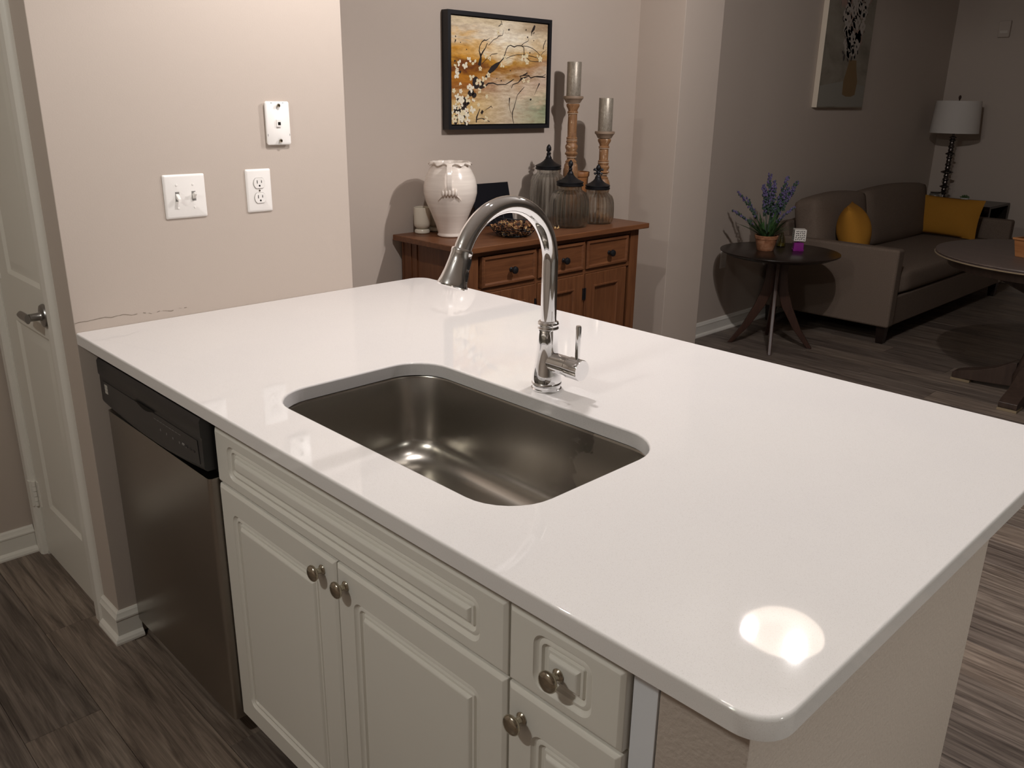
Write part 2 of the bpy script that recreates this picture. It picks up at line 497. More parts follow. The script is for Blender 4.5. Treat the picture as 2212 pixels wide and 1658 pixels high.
# ------------------------------------------------------------------ mesh helpers
class MB:
    def __init__(s):
        s.v, s.f = [], []
    def add(s, vs, fs):
        o = len(s.v)
        s.v += [tuple(p) for p in vs]
        s.f += [tuple(i + o for i in f) for f in fs]
        return s
    def box(s, x0, x1, y0, y1, z0, z1):
        vs = [(x, y, z) for z in (z0, z1) for y in (y0, y1) for x in (x0, x1)]
        return s.add(vs, [(0, 2, 3, 1), (4, 5, 7, 6), (0, 1, 5, 4), (2, 6, 7, 3), (0, 4, 6, 2), (1, 3, 7, 5)])
    def loops(s, loops, cap0=False, cap1=False, closed=False):
        n = len(loops[0])
        vs = [p for l in loops for p in l]
        fs = []
        k = len(loops)
        for i in range(k if closed else k - 1):
            a, b = i * n, ((i + 1) % k) * n
            for j in range(n):
                j2 = (j + 1) % n
                fs.append((a + j, a + j2, b + j2, b + j))
        if cap0: fs.append(tuple(reversed(range(n))))
        if cap1: fs.append(tuple((k - 1) * n + j for j in range(n)))
        return s.add(vs, fs)
    def lathe(s, prof, seg=32, c=(0, 0, 0), axis='z', mod=None):
        loops = []
        for r, z in prof:
            l = []
            for j in range(seg):
                a = 2 * PI * j / seg
                rr = max(r, 1e-5)
                if mod: rr *= mod(a, z)
                p = (rr * math.cos(a), rr * math.sin(a), z)
                if axis == 'x': p = (p[2], p[0], p[1])
                if axis == '-y': p = (p[0], -p[2], p[1])
                l.append((p[0] + c[0], p[1] + c[1], p[2] + c[2]))
            loops.append(l)
        return s.loops(loops, True, True)
    def tube(s, pts, rad, seg=12, closed=False, up=None):
        pts = [Vector(p) for p in pts]
        n = len(pts)
        loops = []
        prev = None
        for i, p in enumerate(pts):
            if closed: t = pts[(i + 1) % n] - pts[i - 1]
            else: t = pts[min(i + 1, n - 1)] - pts[max(i - 1, 0)]
            t.normalize()
            if prev is None:
                a = Vector((0, 0, 1)) if abs(t.z) < 0.9 else Vector((1, 0, 0))
                prev = t.cross(a).normalized()
            else:
                prev = (prev - t * prev.dot(t)).normalized()
            b = t.cross(prev)
            r = rad[i] if isinstance(rad, (list, tuple)) else rad
            loops.append([p + r * (math.cos(2 * PI * j / seg) * prev + math.sin(2 * PI * j / seg) * b) for j in range(seg)])
        return s.loops(loops, not closed, not closed, closed)
    def prism(s, poly, z0, z1, axis='z'):
        def T(p, h):
            if axis == 'z': return (p[0], p[1], h)
            if axis == 'y': return (p[0], h, p[1])
            return (h, p[0], p[1])
        return s.loops([[T(p, z0) for p in poly], [T(p, z1) for p in poly]], True, True)
    def sphere(s, c, r, seg=16, rings=10):
        rx, ry, rz = r if isinstance(r, tuple) else (r, r, r)
        loops = []
        for i in range(rings + 1):
            t = PI * i / rings
            q = max(math.sin(t), 1e-4)
            loops.append([(c[0] + rx * q * math.cos(2 * PI * j / seg), c[1] + ry * q * math.sin(2 * PI * j / seg), c[2] - rz * math.cos(t)) for j in range(seg)])
        return s.loops(loops, True, True)
    def xf(s, mat):
        s.v = [tuple(mat @ Vector(p)) for p in s.v]
        return s

def rrect(w, h, r, n=6, cx=0.0, cy=0.0):
    """closed loop of a rounded rectangle, 4*(n+1) points, counter-clockwise. r: one radius or four (++, -+, --, +-)"""
    rs = r if isinstance(r, (tuple, list)) else (r,) * 4
    out = []
    for k, (sx, sy) in enumerate(((1, 1), (-1, 1), (-1, -1), (1, -1))):
        rr = rs[k]
        for i in range(n + 1):
            a = PI / 2 * k + PI / 2 * i / n
            out.append((cx + sx * (w / 2 - rr) + rr * math.cos(a), cy + sy * (h / 2 - rr) + rr * math.sin(a)))
    return out

def mk(name, mb, mat, parent=None, loc=None, bevel=0.0, seg=2, smooth=True, angle=38, rot=None, wn=False):
    me = bpy.data.meshes.new(name)
    me.from_pydata([tuple(p) for p in mb.v], [], mb.f)
    bm = bmesh.new()
    bm.from_mesh(me)
    bmesh.ops.remove_doubles(bm, verts=bm.verts, dist=2e-6)
    bmesh.ops.recalc_face_normals(bm, faces=bm.faces)
    if bevel > 0:
        ed = [e for e in bm.edges if len(e.link_faces) == 2 and e.calc_face_angle(0) > R(30)]
        bmesh.ops.bevel(bm, geom=ed, offset=bevel, segments=seg, affect='EDGES', profile=0.5, clamp_overlap=True)
    bm.to_mesh(me)
    bm.free()
    if smooth:
        for p in me.polygons: p.use_smooth = True
        me.set_sharp_from_angle(angle=R(angle))
    me.materials.append(M[mat] if isinstance(mat, str) else mat)
    o = bpy.data.objects.new(name, me)
    COL.objects.link(o)
    if smooth and (bevel > 0 or wn):
        w_ = o.modifiers.new('weighted_normals', 'WEIGHTED_NORMAL')
        w_.keep_sharp = True
        w_.weight = 100
    if parent: o.parent = parent
    if loc: o.location = loc
    if rot: o.rotation_euler = rot
    return o

def tag(o, label=None, cat=None, group=None, kind=None):
    if label: o['label'] = label
    if cat: o['category'] = cat
    if group: o['group'] = group
    if kind: o['kind'] = kind
    return o

def thing(name, label, cat, loc=(0, 0, 0), rz=0.0, group=None):
    o = bpy.data.objects.new(name, None)
    o.empty_display_size = 0.05
    COL.objects.link(o)
    o.location = loc
    o.rotation_euler = (0, 0, rz)
    return tag(o, label, cat, group)

def struct(name, mb, mat, parent=None, **kw):
    o = mk(name, mb, mat, parent, **kw)
    if parent is None: o['kind'] = 'structure'
    return o

def box(*a):
    return MB().box(*a)

# ------------------------------------------------------------------ the room shell
XL = -0.7755          # dining and living room wall
YF = 7.73             # far living room wall
PY = 0.8417           # back end of the pantry wall
floor = struct('floor', box(-0.95, 6.62, -3.32, 7.85, -0.10, -0.004), 'plank')
struct('ceiling', box(-0.95, 6.62, -3.32, 7.85, CEIL, CEIL + 0.1), 'ceiling')

# planks run along x; each is a piece of the floor
PW, PL = 0.178, 1.22
yy = -1.40
row = 0
plank_cache = {}
def plank_mesh(L, Wd):
    k = (round(L, 3), round(Wd, 3))
    if k not in plank_cache:
        o = mk('plank', box(-L / 2 + 0.0005, L / 2 - 0.0005, -Wd / 2 + 0.0005, Wd / 2 - 0.0005, -0.004, 0.0), 'plank', bevel=0.0009, seg=1, smooth=False)
        plank_cache[k] = o.data
        bpy.data.objects.remove(o)
    return plank_cache[k]
while yy < 7.72:
    wd = min(PW, 7.73 - yy)
    off = (row * 0.437) % PL
    x = -0.7755 - off
    while x < 3.3:
        a, b = max(x, -0.7755), min(x + PL, 3.3)
        x += PL
        if b - a < 0.05: continue
        y0, y1 = yy, yy + wd
        # leave out the planks hidden under the island, the pantry and behind them
        if y0 > 0.12 and y1 < 0.80 and b < 1.85: continue
        if y0 > 0.02 and y1 < 3.5 and b < 1.2: continue
        if y1 < -0.2 and a > 1.5: continue
        o = bpy.data.objects.new('plank', plank_mesh(b - a, wd))
        COL.objects.link(o)
        o.parent = floor
        o.location = ((a + b) / 2, (y0 + y1) / 2, 0)
    yy += wd
    row += 1

# pantry box: side wall with the switches, its back, and the wall stub beside the door
pantry = struct('wall_pantry', MB().prism([(0, 0), (0, PY), (XL, PY), (XL, PY - 0.1), (-0.1, PY - 0.1), (-0.1, 0.1), (-0.165, 0.1), (-0.165, 0)], 0, CEIL), 'wall', bevel=0.003)
struct('wall_pantry_front', MB().box(-0.72, -0.165, 0, 0.1, 2.05, CEIL).box(-0.72, -0.66, 0, 0.1, 0, 2.05), 'wall')
struct('wall_kitchen', box(-0.85, -0.72, -3.22, 0.1, 0, CEIL), 'wall')
struct('wall_dining', box(-0.90, XL, PY - 0.1, YF, 0, CEIL), 'wall')
struct('wall_column', box(XL - 0.01, -0.485, 3.245, 3.60, 0, CEIL), 'wall', bevel=0.004)
struct('wall_far', box(-0.95, 6.62, YF, YF + 0.12, 0, CEIL), 'wall')
struct('wall_back', box(-0.95, 6.62, -3.32, -3.2, 0, CEIL), 'wall')
struct('wall_right', box(6.5, 6.62, -3.32, YF, 0, CEIL), 'low_bounce_wall')
struct('wall_island', MB().prism([(1.776, 0.075), (1.9, 0.075), (1.9, 0.90), (0.001, 0.90), (0.001, 0.80), (1.776, 0.80)], 0, 0.8835), 'wall_tex', bevel=0.003)
# hairline crack in the paint above the counter
ck = MB()
rnd = random.Random(3)
pts = [(0.002 + 0.30 * i / 40, 0.9385 + 0.003 * math.sin(i * 0.9) * rnd.random() + 0.004 * math.sin(i / 7.0)) for i in range(41)]
for i in range(40):
    if 18 < i and rnd.random() < 0.35: continue
    (y0, z0), (y1, z1) = pts[i], pts[i + 1]
    t = 0.0003 + 0.0005 * rnd.random()
    ck.add([(0.0006, y0, z0 - t), (0.0006, y1, z1 - t), (0.0006, y1, z1 + t), (0.0006, y0, z0 + t)], [(0, 1, 2, 3)])
mk('paint_crack', ck, 'caulk', pantry, smooth=False)

# baseboards: flat board with a stepped cap and a shoe moulding; profile (out from wall, z)
BASEP = [(0, 0), (0.026, 0), (0.026, 0.006), (0.022, 0.014), (0.013, 0.021), (0.013, 0.068), (0.0155, 0.071), (0.0155, 0.076), (0.011, 0.083), (0.009, 0.090), (0.004, 0.095), (0, 0.095)]
def base_run(path, closed=False):
    """path: wall-line points; moulding is offset to the right-hand side of travel"""
    n = len(path)
    loops = []
    for i in range(n):
        p = Vector((*path[i], 0))
        d0 = (Vector((*path[i], 0)) - Vector((*path[i - 1], 0))).normalized() if i else None
        d1 = (Vector((*path[i + 1], 0)) - p).normalized() if i < n - 1 else None
        if d0 is None: d0 = d1
        if d1 is None: d1 = d0
        n0, n1 = Vector((d0.y, -d0.x, 0)), Vector((d1.y, -d1.x, 0))
        m = (n0 + n1)
        m = m / m.dot(n0)
        loops.append([tuple(p + m * o + Vector((0, 0, z))) for o, z in BASEP])
    return MB().loops(loops, True, True)
struct('baseboard_pantry', base_run([(-0.112, 0), (0, 0), (0, 0.055)]), 'trim', angle=25)
struct('baseboard_kitchen', base_run([(-0.72, -3.2), (-0.72, -0.018)]), 'trim', angle=25)
struct('baseboard_living', base_run([(XL, 3.6), (XL, YF)]), 'trim', angle=25)
struct('baseboard_far', base_run([(XL, YF), (6.5, YF)]), 'trim', angle=25)
struct('baseboard_island', base_run([(1.776, 0.075), (1.9, 0.075), (1.9, 0.90), (0.002, 0.90)]), 'trim', angle=25)
struct('baseboard_column', base_run([(XL, 3.245), (-0.485, 3.245), (-0.485, 3.6), (XL, 3.6)]), 'trim', angle=25)
struct('baseboard_dining', base_run([(XL, PY), (XL, 3.245)]), 'trim', angle=25)

# door casing (trim) and the pantry door
cas = MB()
CPR = [(0, 0), (0.002, 0.012), (0.012, 0.018), (0.045, 0.018), (0.053, 0.013), (0.057, 0.006), (0.057, 0)]   # across, out
cas.prism([(-0.168 + a, -o) for a, o in CPR], 0, 2.11)
cas.prism([(-0.658 - a, -o) for a, o in CPR], 0, 2.11)
cas.box(-0.715, -0.111, -0.018, 0, 2.05, 2.11)
struct('trim_1', cas, 'trim', angle=30)
struct('trim_2', MB().box(-0.174, -0.165, -0.001, 0.1, 0, 2.05).box(-0.66, -0.652, -0.001, 0.1, 0, 2.05).box(-0.66, -0.165, -0.001, 0.1, 2.042, 2.05), 'trim')

DX0, DX1, DZ0, DZ1 = -0.651, -0.175, 0.012, 2.040
def panelled(x0, x1, z0, z1, yfront, thick, holes, prof):
    """slab facing -y with moulded recessed panels; holes: list of (x0,x1,z0,z1)"""
    mb = MB()
    xs = sorted({x0, x1, *[h[0] for h in holes], *[h[1] for h in holes]})
    zs = sorted({z0, z1, *[h[2] for h in holes], *[h[3] for h in holes]})
    for i in range(len(xs) - 1):
        for j in range(len(zs) - 1):
            a, b, c, d = xs[i], xs[i + 1], zs[j], zs[j + 1]
            if any(h[0] <= a and b <= h[1] and h[2] <= c and d <= h[3] for h in holes): continue
            mb.add([(a, yfront, c), (b, yfront, c), (b, yfront, d), (a, yfront, d)], [(0, 1, 2, 3)])
    for h in holes:
        lp = []
        for ins, dep in prof:
            lp.append([(h[0] + ins, yfront + dep, h[2] + ins), (h[1] - ins, yfront + dep, h[2] + ins), (h[1] - ins, yfront + dep, h[3] - ins), (h[0] + ins, yfront + dep, h[3] - ins)])
        mb.loops(lp, False, True)
    yb = yfront + thick
    mb.add([(x0, yfront, z0), (x1, yfront, z0), (x1, yfront, z1), (x0, yfront, z1), (x0, yb, z0), (x1, yb, z0), (x1, yb, z1), (x0, yb, z1)],
           [(4, 7, 6, 5), (0, 4, 5, 1), (3, 2, 6, 7), (0, 3, 7, 4), (1, 5, 6, 2)])
    return mb
DPROF = [(0, 0), (0.006, 0.004), (0.012, 0.007), (0.016, 0.007), (0.022, 0.006), (0.040, 0.002), (0.044, 0.002)]
door = struct('door_1', panelled(DX0, DX1, DZ0, DZ1, 0.002, 0.035, [(-0.545, -0.245, 0.215, 0.845), (-0.545, -0.245, 0.985, 1.90)], DPROF), 'door', angle=20)
# lever handle
hx, hz = -0.240, 0.914
lev = mk('door_handle', MB().lathe([(0.0, -0.0005), (0.033, -0.0005), (0.033, 0.004), (0.030, 0.009), (0.014, 0.012), (0.011, 0.016), (0.0105, 0.040), (0.0, 0.042)], 28, (hx, 0.002, hz), '-y'), 'satin', door)
lp = []
for i in range(9):
    t = i / 8
    x = hx + 0.014 - 0.100 * t
    hh = 0.0135 * (1 - 0.1 * t) if t < 0.85 else 0.0122 * (1.0 - 0.5 * (t - 0.85) / 0.15)
    lp.append([(x, -0.046 + 0.007 * math.cos(2 * PI * k / 12) + 0.006 * t, hz + hh * math.sin(2 * PI * k / 12) - 0.006 * t * t) for k in range(12)])
mk('lever', MB().loops(lp, True, True), 'satin', lev)
for z in (0.23, 1.00, 1.85):
    hmb = MB()
    for k in range(5):
        hmb.lathe([(0.0, 0), (0.0065, 0), (0.0065, 0.0165), (0, 0.0165)], 12, (-0.6545, -0.006, z - 0.045 + 0.018 * k))
    hmb.box(-0.650, -0.630, -0.001, 0.0025, z - 0.045, z + 0.045)
    hmb.box(-0.676, -0.658, -0.0195, -0.002, z - 0.045, z + 0.045)
    mk('hinge', hmb, 'trim', door)

# ------------------------------------------------------------------ wall plates on the pantry wall (face x = 0)
def plate_mesh(w, h, t=0.006, ins=0.006):
    def L(s, x): return [(x, y, z) for y, z in rrect(w - 2 * s, h - 2 * s, 0.004, 4)]
    return MB().loops([L(0, 0.0002), L(0, 0.002), L(ins * 0.35, t * 0.75), L(ins, t)], True, True)
sw = thing('light_switch', 'white double toggle light switch plate on the pantry wall', 'light switch', (0, 0.3225, 1.236))
mk('plate', plate_mesh(0.1145, 0.1145), 'plate', sw)
for dy, upw in ((-0.0225, -1), (0.0225, 1)):
    mk('toggle_slot', box(0.0058, 0.0063, dy - 0.0055, dy + 0.0055, -0.0125, 0.0125), 'grey_mark', sw, smooth=False)
    tg = MB().loops([[(0.006, dy + a, b) for a, b in rrect(0.0088, 0.013, 0.001, 2, 0, -upw * 0.001)],
                     [(0.019, dy + a, b + upw * 0.0085) for a, b in rrect(0.0072, 0.007, 0.001, 2)]], True, True)
    mk('toggle', tg, 'plate', sw)
    for dz in (-0.030, 0.030):
        mk('screw', MB().lathe([(0, 0), (0.0032, 0), (0.0026, 0.0012), (0, 0.0014)], 12, (0.006, dy, dz), 'x'), 'plate', sw)

ol = thing('power_outlet', 'white duplex power outlet plate on the pantry wall', 'outlet', (0, 0.5385, 1.238))
mk('plate', plate_mesh(0.0775, 0.119), 'plate', ol)
for dz in (0.0205, -0.0205):
    ring = [(0.0155 * math.cos(a), 0.0) for a in (0,)]
    shape = []
    for k in range(40):
        a = 2 * PI * k / 40
        y, z = 0.0172 * math.cos(a), 0.0172 * math.sin(a)
        shape.append((y, max(-0.0142, min(0.0142, z))))
    def SL(s, x): return [(x, y * s, z * s + dz) for y, z in shape]
    mk('receptacle_gap', MB().loops([SL(1.06, 0.0055), SL(1.06, 0.0062)], True, True), 'grey_mark', ol, smooth=False)
    rc = mk('receptacle', MB().loops([SL(1.0, 0.0055), SL(1.0, 0.0078), SL(0.95, 0.0085)], True, True), 'plate', ol)
    sl = MB().box(0.0084, 0.0088, -0.0075, -0.0055, dz - 0.0005, dz + 0.0085).box(0.0084, 0.0088, 0.0055, 0.0075, dz + 0.0008, dz + 0.0078)
    sl.lathe([(0, 0), (0.0027, 0), (0.0027, 0.0004), (0, 0.0004)], 14, (0.0084, 0, dz - 0.0068), 'x')
    mk('slot', sl, 'dark', rc, smooth=False)
mk('screw', MB().lathe([(0, 0), (0.003, 0), (0.0025, 0.0012), (0, 0.0014)], 12, (0.006, 0, 0), 'x'), 'nickel', ol)

ph = thing('phone_jack', 'white telephone wall jack plate with mounting studs', 'phone jack', (0, 0.6095, 1.4205))
def PLp(s, x): return [(x, y, z) for y, z in rrect(0.0745 - 2 * s, 0.117 - 2 * s, 0.006, 5)]
mk('plate', MB().loops([PLp(0.002, 0.0002), PLp(0.002, 0.006), PLp(0, 0.007), PLp(0, 0.0095), PLp(0.0018, 0.011)], True, True), 'plate', ph)
jk = mk('jack', MB().loops([[(0.011, y, z) for y, z in rrect(0.014, 0.020, 0.001, 2)], [(0.015, y, z) for y, z in rrect(0.013, 0.019, 0.001, 2)]], True, True), 'plate', ph)
mk('jack_opening', MB().loops([[(0.0148, y, z) for y, z in rrect(0.0085, 0.0085, 0.001, 3, 0.0012, -0.001)], [(0.0153, y, z) for y, z in rrect(0.0085, 0.0085, 0.001, 3, 0.0012, -0.001)]], True, True), 'dark', jk, smooth=False)
for dz in (0.0475, -0.0475):
    mk('stud', MB().lathe([(0, 0), (0.0028, 0), (0.0028, 0.003), (0.0052, 0.0035), (0.0052, 0.006), (0.003, 0.008), (0, 0.0082)], 14, (0.011, 0.002, dz), 'x'), 'nickel', ph)
for dy, dz, wy, wz in ((-0.018, 0.054, 0.005, 0.0009), (0.018, 0.054, 0.005, 0.0009), (-0.034, -0.032, 0.0009, 0.006), (0.034, -0.032, 0.0009, 0.006)):
    mk('notch', box(0.0107, 0.0113, dy - wy / 2, dy + wy / 2, dz - wz / 2, dz + wz / 2), 'dark', ph, smooth=False)

# ------------------------------------------------------------------ countertop
ZC, ZB = 0.914, 0.884
CW, CDP = 1.9591, 1.1251
HX0, HX1, HY0, HY1 = 0.749, 1.459, 0.121, 0.526
def outer(s, z):
    l = rrect(CW - 0.001 - s, CDP - 2 * s, (0.045, 0.045, 0.004, 0.045), 8, (CW + 0.001 - s) / 2, CDP / 2)
    return [(x, y, z) for x, y in l]
def hole(s, z):
    return [(x, y, z) for x, y in rrect(HX1 - HX0 + 2 * s, HY1 - HY0 + 2 * s, 0.092 + s, 8, (HX0 + HX1) / 2, (HY0 + HY1) / 2)]
e = 0.0045
ct = MB().loops([hole(0, ZB), hole(0, ZC - e), hole(e * 0.3, ZC - e * 0.3), hole(e, ZC), outer(e, ZC), outer(e * 0.3, ZC - e * 0.3), outer(0, ZC - e), outer(0, ZB + 0.002), outer(0.002, ZB)], closed=True)
tag(mk('countertop', ct, 'quartz', angle=60, wn=True), 'glossy white quartz island countertop with a cut-out for the sink', 'countertop')

# ------------------------------------------------------------------ undermount sink
sx, sy = (HX0 + HX1) / 2, (HY0 + HY1) / 2
snk = thing('kitchen_sink', 'undermount brushed stainless steel sink bowl below the white counter', 'sink', (sx, sy, 0.66))
def SK(w, h, r, z): return [(x, y, z - 0.66) for x, y in rrect(w, h, r, 10)]
w0, h0 = HX1 - HX0 + 0.006, HY1 - HY0 + 0.006
lps = [SK(w0 + 0.05, h0 + 0.05, 0.115, 0.8825), SK(w0 + 0.004, h0 + 0.004, 0.095, 0.8825), SK(w0, h0, 0.094, 0.881), SK(w0 - 0.002, h0 - 0.002, 0.093, 0.876)]
zbot, rf = 0.690, 0.055
for k in range(9):
    a = PI / 2 * k / 8
    ins = 0.022 + rf * (1 - math.cos(a))
    lps.append(SK(w0 - 2 * ins, h0 - 2 * ins, max(0.09 - ins * 0.55, 0.03), zbot + rf * (1 - math.sin(a))))
lps.append(SK(0.20, 0.16, 0.05, zbot - 0.004))
inner = list(lps)
outerl = [[(x * 1.012, y * 1.02, z - 0.003) for x, y, z in l] for l in reversed(lps)]
mk('bowl', MB().loops(inner, False, True).loops(outerl, True, False), 'sinksteel', snk, angle=80)
mk('drain', MB().lathe([(0, 0.012), (0.016, 0.012), (0.018, 0.015), (0.040, 0.0155), (0.054, 0.018), (0.057, 0.0265), (0.055, 0.0285), (0.0, 0.0275)], 32, (0, 0, 0)), 'satin', snk)

# ------------------------------------------------------------------ faucet
fc = thing('kitchen_faucet', 'chrome gooseneck pull-down kitchen faucet behind the sink', 'faucet', (1.096, 0.586, ZC))
mk('base', MB().lathe([(0, 0), (0.0325, 0), (0.0325, 0.003), (0.030, 0.0045), (0.030, 0.009), (0.0325, 0.011), (0.0325, 0.0155), (0.031, 0.0175), (0, 0.0175)], 40), 'chrome', fc)
mk('body', MB().lathe([(0, 0.017), (0.0312, 0.0175), (0.0312, 0.024), (0.0295, 0.036), (0.0262, 0.055), (0.0232, 0.078), (0.0216, 0.100), (0.0212, 0.128), (0.0222, 0.1295), (0.0222, 0.134), (0.0210, 0.137), (0.0210, 0.140), (0.0222, 0.142), (0.0215, 0.146), (0.0175, 0.149), (0, 0.149)], 48), 'chrome', fc)
ZA = 1.186 - ZC
RA = 0.1225
arc = [(0, 0, 0.145), (0, 0, 0.20), (0, 0, ZA - 0.02)]
ANG = 158
for k in range(0, 31):
    a = R(ANG) * k / 30
    arc.append((0, -RA + RA * math.cos(a), ZA + RA * math.sin(a)))
mk('spout', MB().tube(arc, 0.0165, 24), 'chrome', fc)
a = R(ANG)
P0 = Vector((0, -RA + RA * math.cos(a), ZA + RA * math.sin(a)))
D = Vector((0, -math.sin(a), math.cos(a)))
rotm = D.to_track_quat('Z', 'Y').to_matrix().to_4x4()
hm = Matrix.Translation(P0) @ rotm
head = mk('spray_head', MB().lathe([(0, -0.004), (0.0195, -0.004), (0.0205, -0.002), (0.0205, 0.002), (0.0198, 0.005), (0.0205, 0.018), (0.0228, 0.038), (0.0262, 0.055), (0.0285, 0.063), (0.0285, 0.066), (0.026, 0.068), (0, 0.068)], 40).xf(hm), 'chrome', fc)
for t0, t1, nm in ((0.010, 0.030, 'spray_button'), (0.034, 0.052, 'spray_button')):
    bm_ = MB()
    ang = None
    lpb = []
    for k in range(7):
        t = t0 + (t1 - t0) * k / 6
        rr = 0.0200 + (t / 0.068) ** 2 * 0.0075
        w = 0.0052 * math.sin(PI * min(max((k + 0.6) / 7.2, 0), 1)) ** 0.5
        lpb.append([(w * math.cos(2 * PI * q / 10), rr + 0.0046 * max(0, math.sin(2 * PI * q / 10)) - 0.001, t) for q in range(10)])
    bm_.loops(lpb, True, True)
    # turn the buttons to the inner side, towards the post
    best = None
    for dg in range(0, 360, 10):
        mm = hm @ Matrix.Rotation(R(dg), 4, 'Z')
        d = (mm.to_3x3() @ Vector((0, 1, 0)))
        sc_ = d.dot(Vector((0.88, 0.42, 0.1)))
        if best is None or sc_ > best[0]: best = (sc_, mm)
    mk(nm, bm_.xf(best[1]), 'black_gloss', head)
mk('handle_hub', MB().lathe([(0, 0.005), (0.0205, 0.005), (0.0205, 0.060), (0.0195, 0.061), (0.0195, 0.0625), (0.0220, 0.0635), (0.0220, 0.0955), (0.0210, 0.0975), (0, 0.0975)], 40, (0, 0, 0.062), 'x'), 'chrome', fc)
mk('lever', MB().lathe([(0, 0.078), (0.0048, 0.078), (0.0054, 0.11), (0.0058, 0.150), (0.0050, 0.1535), (0, 0.1535)], 20, (0.0835, 0, 0)), 'chrome', fc)

# ------------------------------------------------------------------ cabinets below the counter
YD = 0.060     # front plane of doors and drawers
def routed_front(w, h, mx_, mz_, t=0.019, edge=0.0075):
    """thermofoil front in the xz plane, centred, front at y=0 facing -y"""
    def L(ix, iz, dep, r): return [(x, dep, z) for x, z in rrect(w - 2 * ix, h - 2 * iz, max(r, 0.0004), 6)]
    lp = [L(0, 0, t, 0.0015), L(0, 0, edge * 0.8, 0.0015), L(edge * 0.15, edge * 0.15, edge * 0.55, 0.0015), L(edge * 0.85, edge * 0.85, edge * 0.08, 0.0015), L(edge, edge, 0, 0.0015)]
    prof = [(0.000, 0.0, 0.020), (0.002, 0.0042, 0.019), (0.0060, 0.0062, 0.016), (0.0085, 0.0044, 0.014), (0.0125, 0.0040, 0.011), (0.0145, 0.0085, 0.009), (0.0195, 0.0105, 0.004),
            (0.0215, 0.0064, 0.002), (0.0255, 0.0060, 0.001), (0.0280, 0.0020, 0.0004), (0.0315, 0.0, 0.0004)]
    for i, d, r in prof: lp.append(L(mx_ + i, mz_ + i, d, r))
    return MB().loops(lp, True, True)
KNOB = MB().lathe([(0, 0), (0.0095, 0), (0.0098, 0.0018), (0.0085, 0.0035), (0.0060, 0.0055), (0.0052, 0.009), (0.0060, 0.0125), (0.0100, 0.0155), (0.0148, 0.0180), (0.0163, 0.0205), (0.0160, 0.0230), (0.0135, 0.0258), (0.0080, 0.0278), (0, 0.0285)], 32, (0, 0, 0), '-y')
knob_o = mk('knob', KNOB, 'nickel')
KNOB_ME = knob_o.data
bpy.data.objects.remove(knob_o)
def knob(parent, x, z):
    o = bpy.data.objects.new('knob', KNOB_ME)
    COL.objects.link(o)
    o.parent = parent
    o.location = (x, 0, z)
    o['label'] = 'round antique nickel knob'
def front(name, parent, x0, x1, z0, z1, m, base):
    mx_, mz_ = m if isinstance(m, tuple) else (m, m)
    o = mk(name, routed_front(x1 - x0, z1 - z0, mx_, mz_), 'cab', parent, loc=((x0 + x1) / 2 - base[0], YD - base[1], (z0 + z1) / 2 - base[2]), angle=40, wn=True)
    return o
SB = (0.615, 0.08, 0.0)
scb = thing('sink_base_cabinet', 'white two-door sink cabinet with a false drawer front', 'cabinet', SB)
mk('carcass', box(0.0, 0.909, 0.0, 0.50, 0.09, 0.66).box(0.0, 0.909, 0.0, 0.04, 0.66, 0.883), 'cab', scb)
mk('toe_kick', box(0.0, 0.909, 0.06, 0.075, 0.001, 0.09), 'kick', scb)
front('false_drawer', scb, 0.6175, 1.5215, 0.6985, 0.8245, (0.056, 0.024), SB)
dl = front('door', scb, 0.6175, 1.0715, 0.083, 0.6935, 0.054, SB)
dr = front('door', scb, 1.0745, 1.5215, 0.083, 0.6935, 0.054, SB)
knob(dl, 1.0291 - (0.6175 + 1.0715) / 2, 0.660 - (0.083 + 0.6935) / 2)
knob(dr, 1.1063 - (1.0745 + 1.5215) / 2, 0.660 - (0.083 + 0.6935) / 2)
DB = (1.5245, 0.08, 0.0)
dcb = thing('drawer_cabinet', 'narrow white cabinet with one drawer over one door', 'cabinet', DB)
mk('carcass', box(0.0005, 0.212, 0.0, 0.55, 0.09, 0.883), 'cab', dcb)
mk('toe_kick', box(0.0005, 0.212, 0.06, 0.075, 0.001, 0.09), 'kick', dcb)
mk('filler_strip', box(0.2125, 0.2505, -0.006, 0.012, 0.001, 0.883), 'filler', dcb, bevel=0.0015)
dw_ = front('drawer', dcb, 1.5255, 1.7335, 0.6985, 0.8245, (0.050, 0.0185), DB)
dd_ = front('door', dcb, 1.5255, 1.7335, 0.083, 0.6935, (0.050, 0.058), DB)
knob(dw_, 1.6235 - (1.5255 + 1.7335) / 2, 0.7600 - (0.6985 + 0.8245) / 2)
knob(dd_, 1.5565 - (1.5255 + 1.7335) / 2, 0.6475 - (0.083 + 0.6935) / 2)

# ------------------------------------------------------------------ dishwasher
WB = (0.3095, 0.08, 0.0)
dw = thing('dishwasher', 'stainless steel built-in dishwasher with a black control panel', 'dishwasher', WB)
HW = 0.2955
mk('tub', box(-HW, HW, 0.0, 0.53, 0.10, 0.865), 'black_plastic', dw)
# steel door, slightly rounded sides
lpd = []
def DWL(z): return [(x, y, z) for x, y in [(-HW, 0.0), (-HW, -0.028), (-HW + 0.004, -0.0335), (-HW + 0.012, -0.035), (HW - 0.012, -0.035), (HW - 0.004, -0.0335), (HW, -0.028), (HW, 0.0)]]
mk('steel_door', MB().loops([DWL(0.060), DWL(0.70)], True, True), 'steel', dw, angle=50)
mk('kick_panel', box(-HW, HW, 0.045, 0.06, 0.001, 0.10), 'kick', dw)
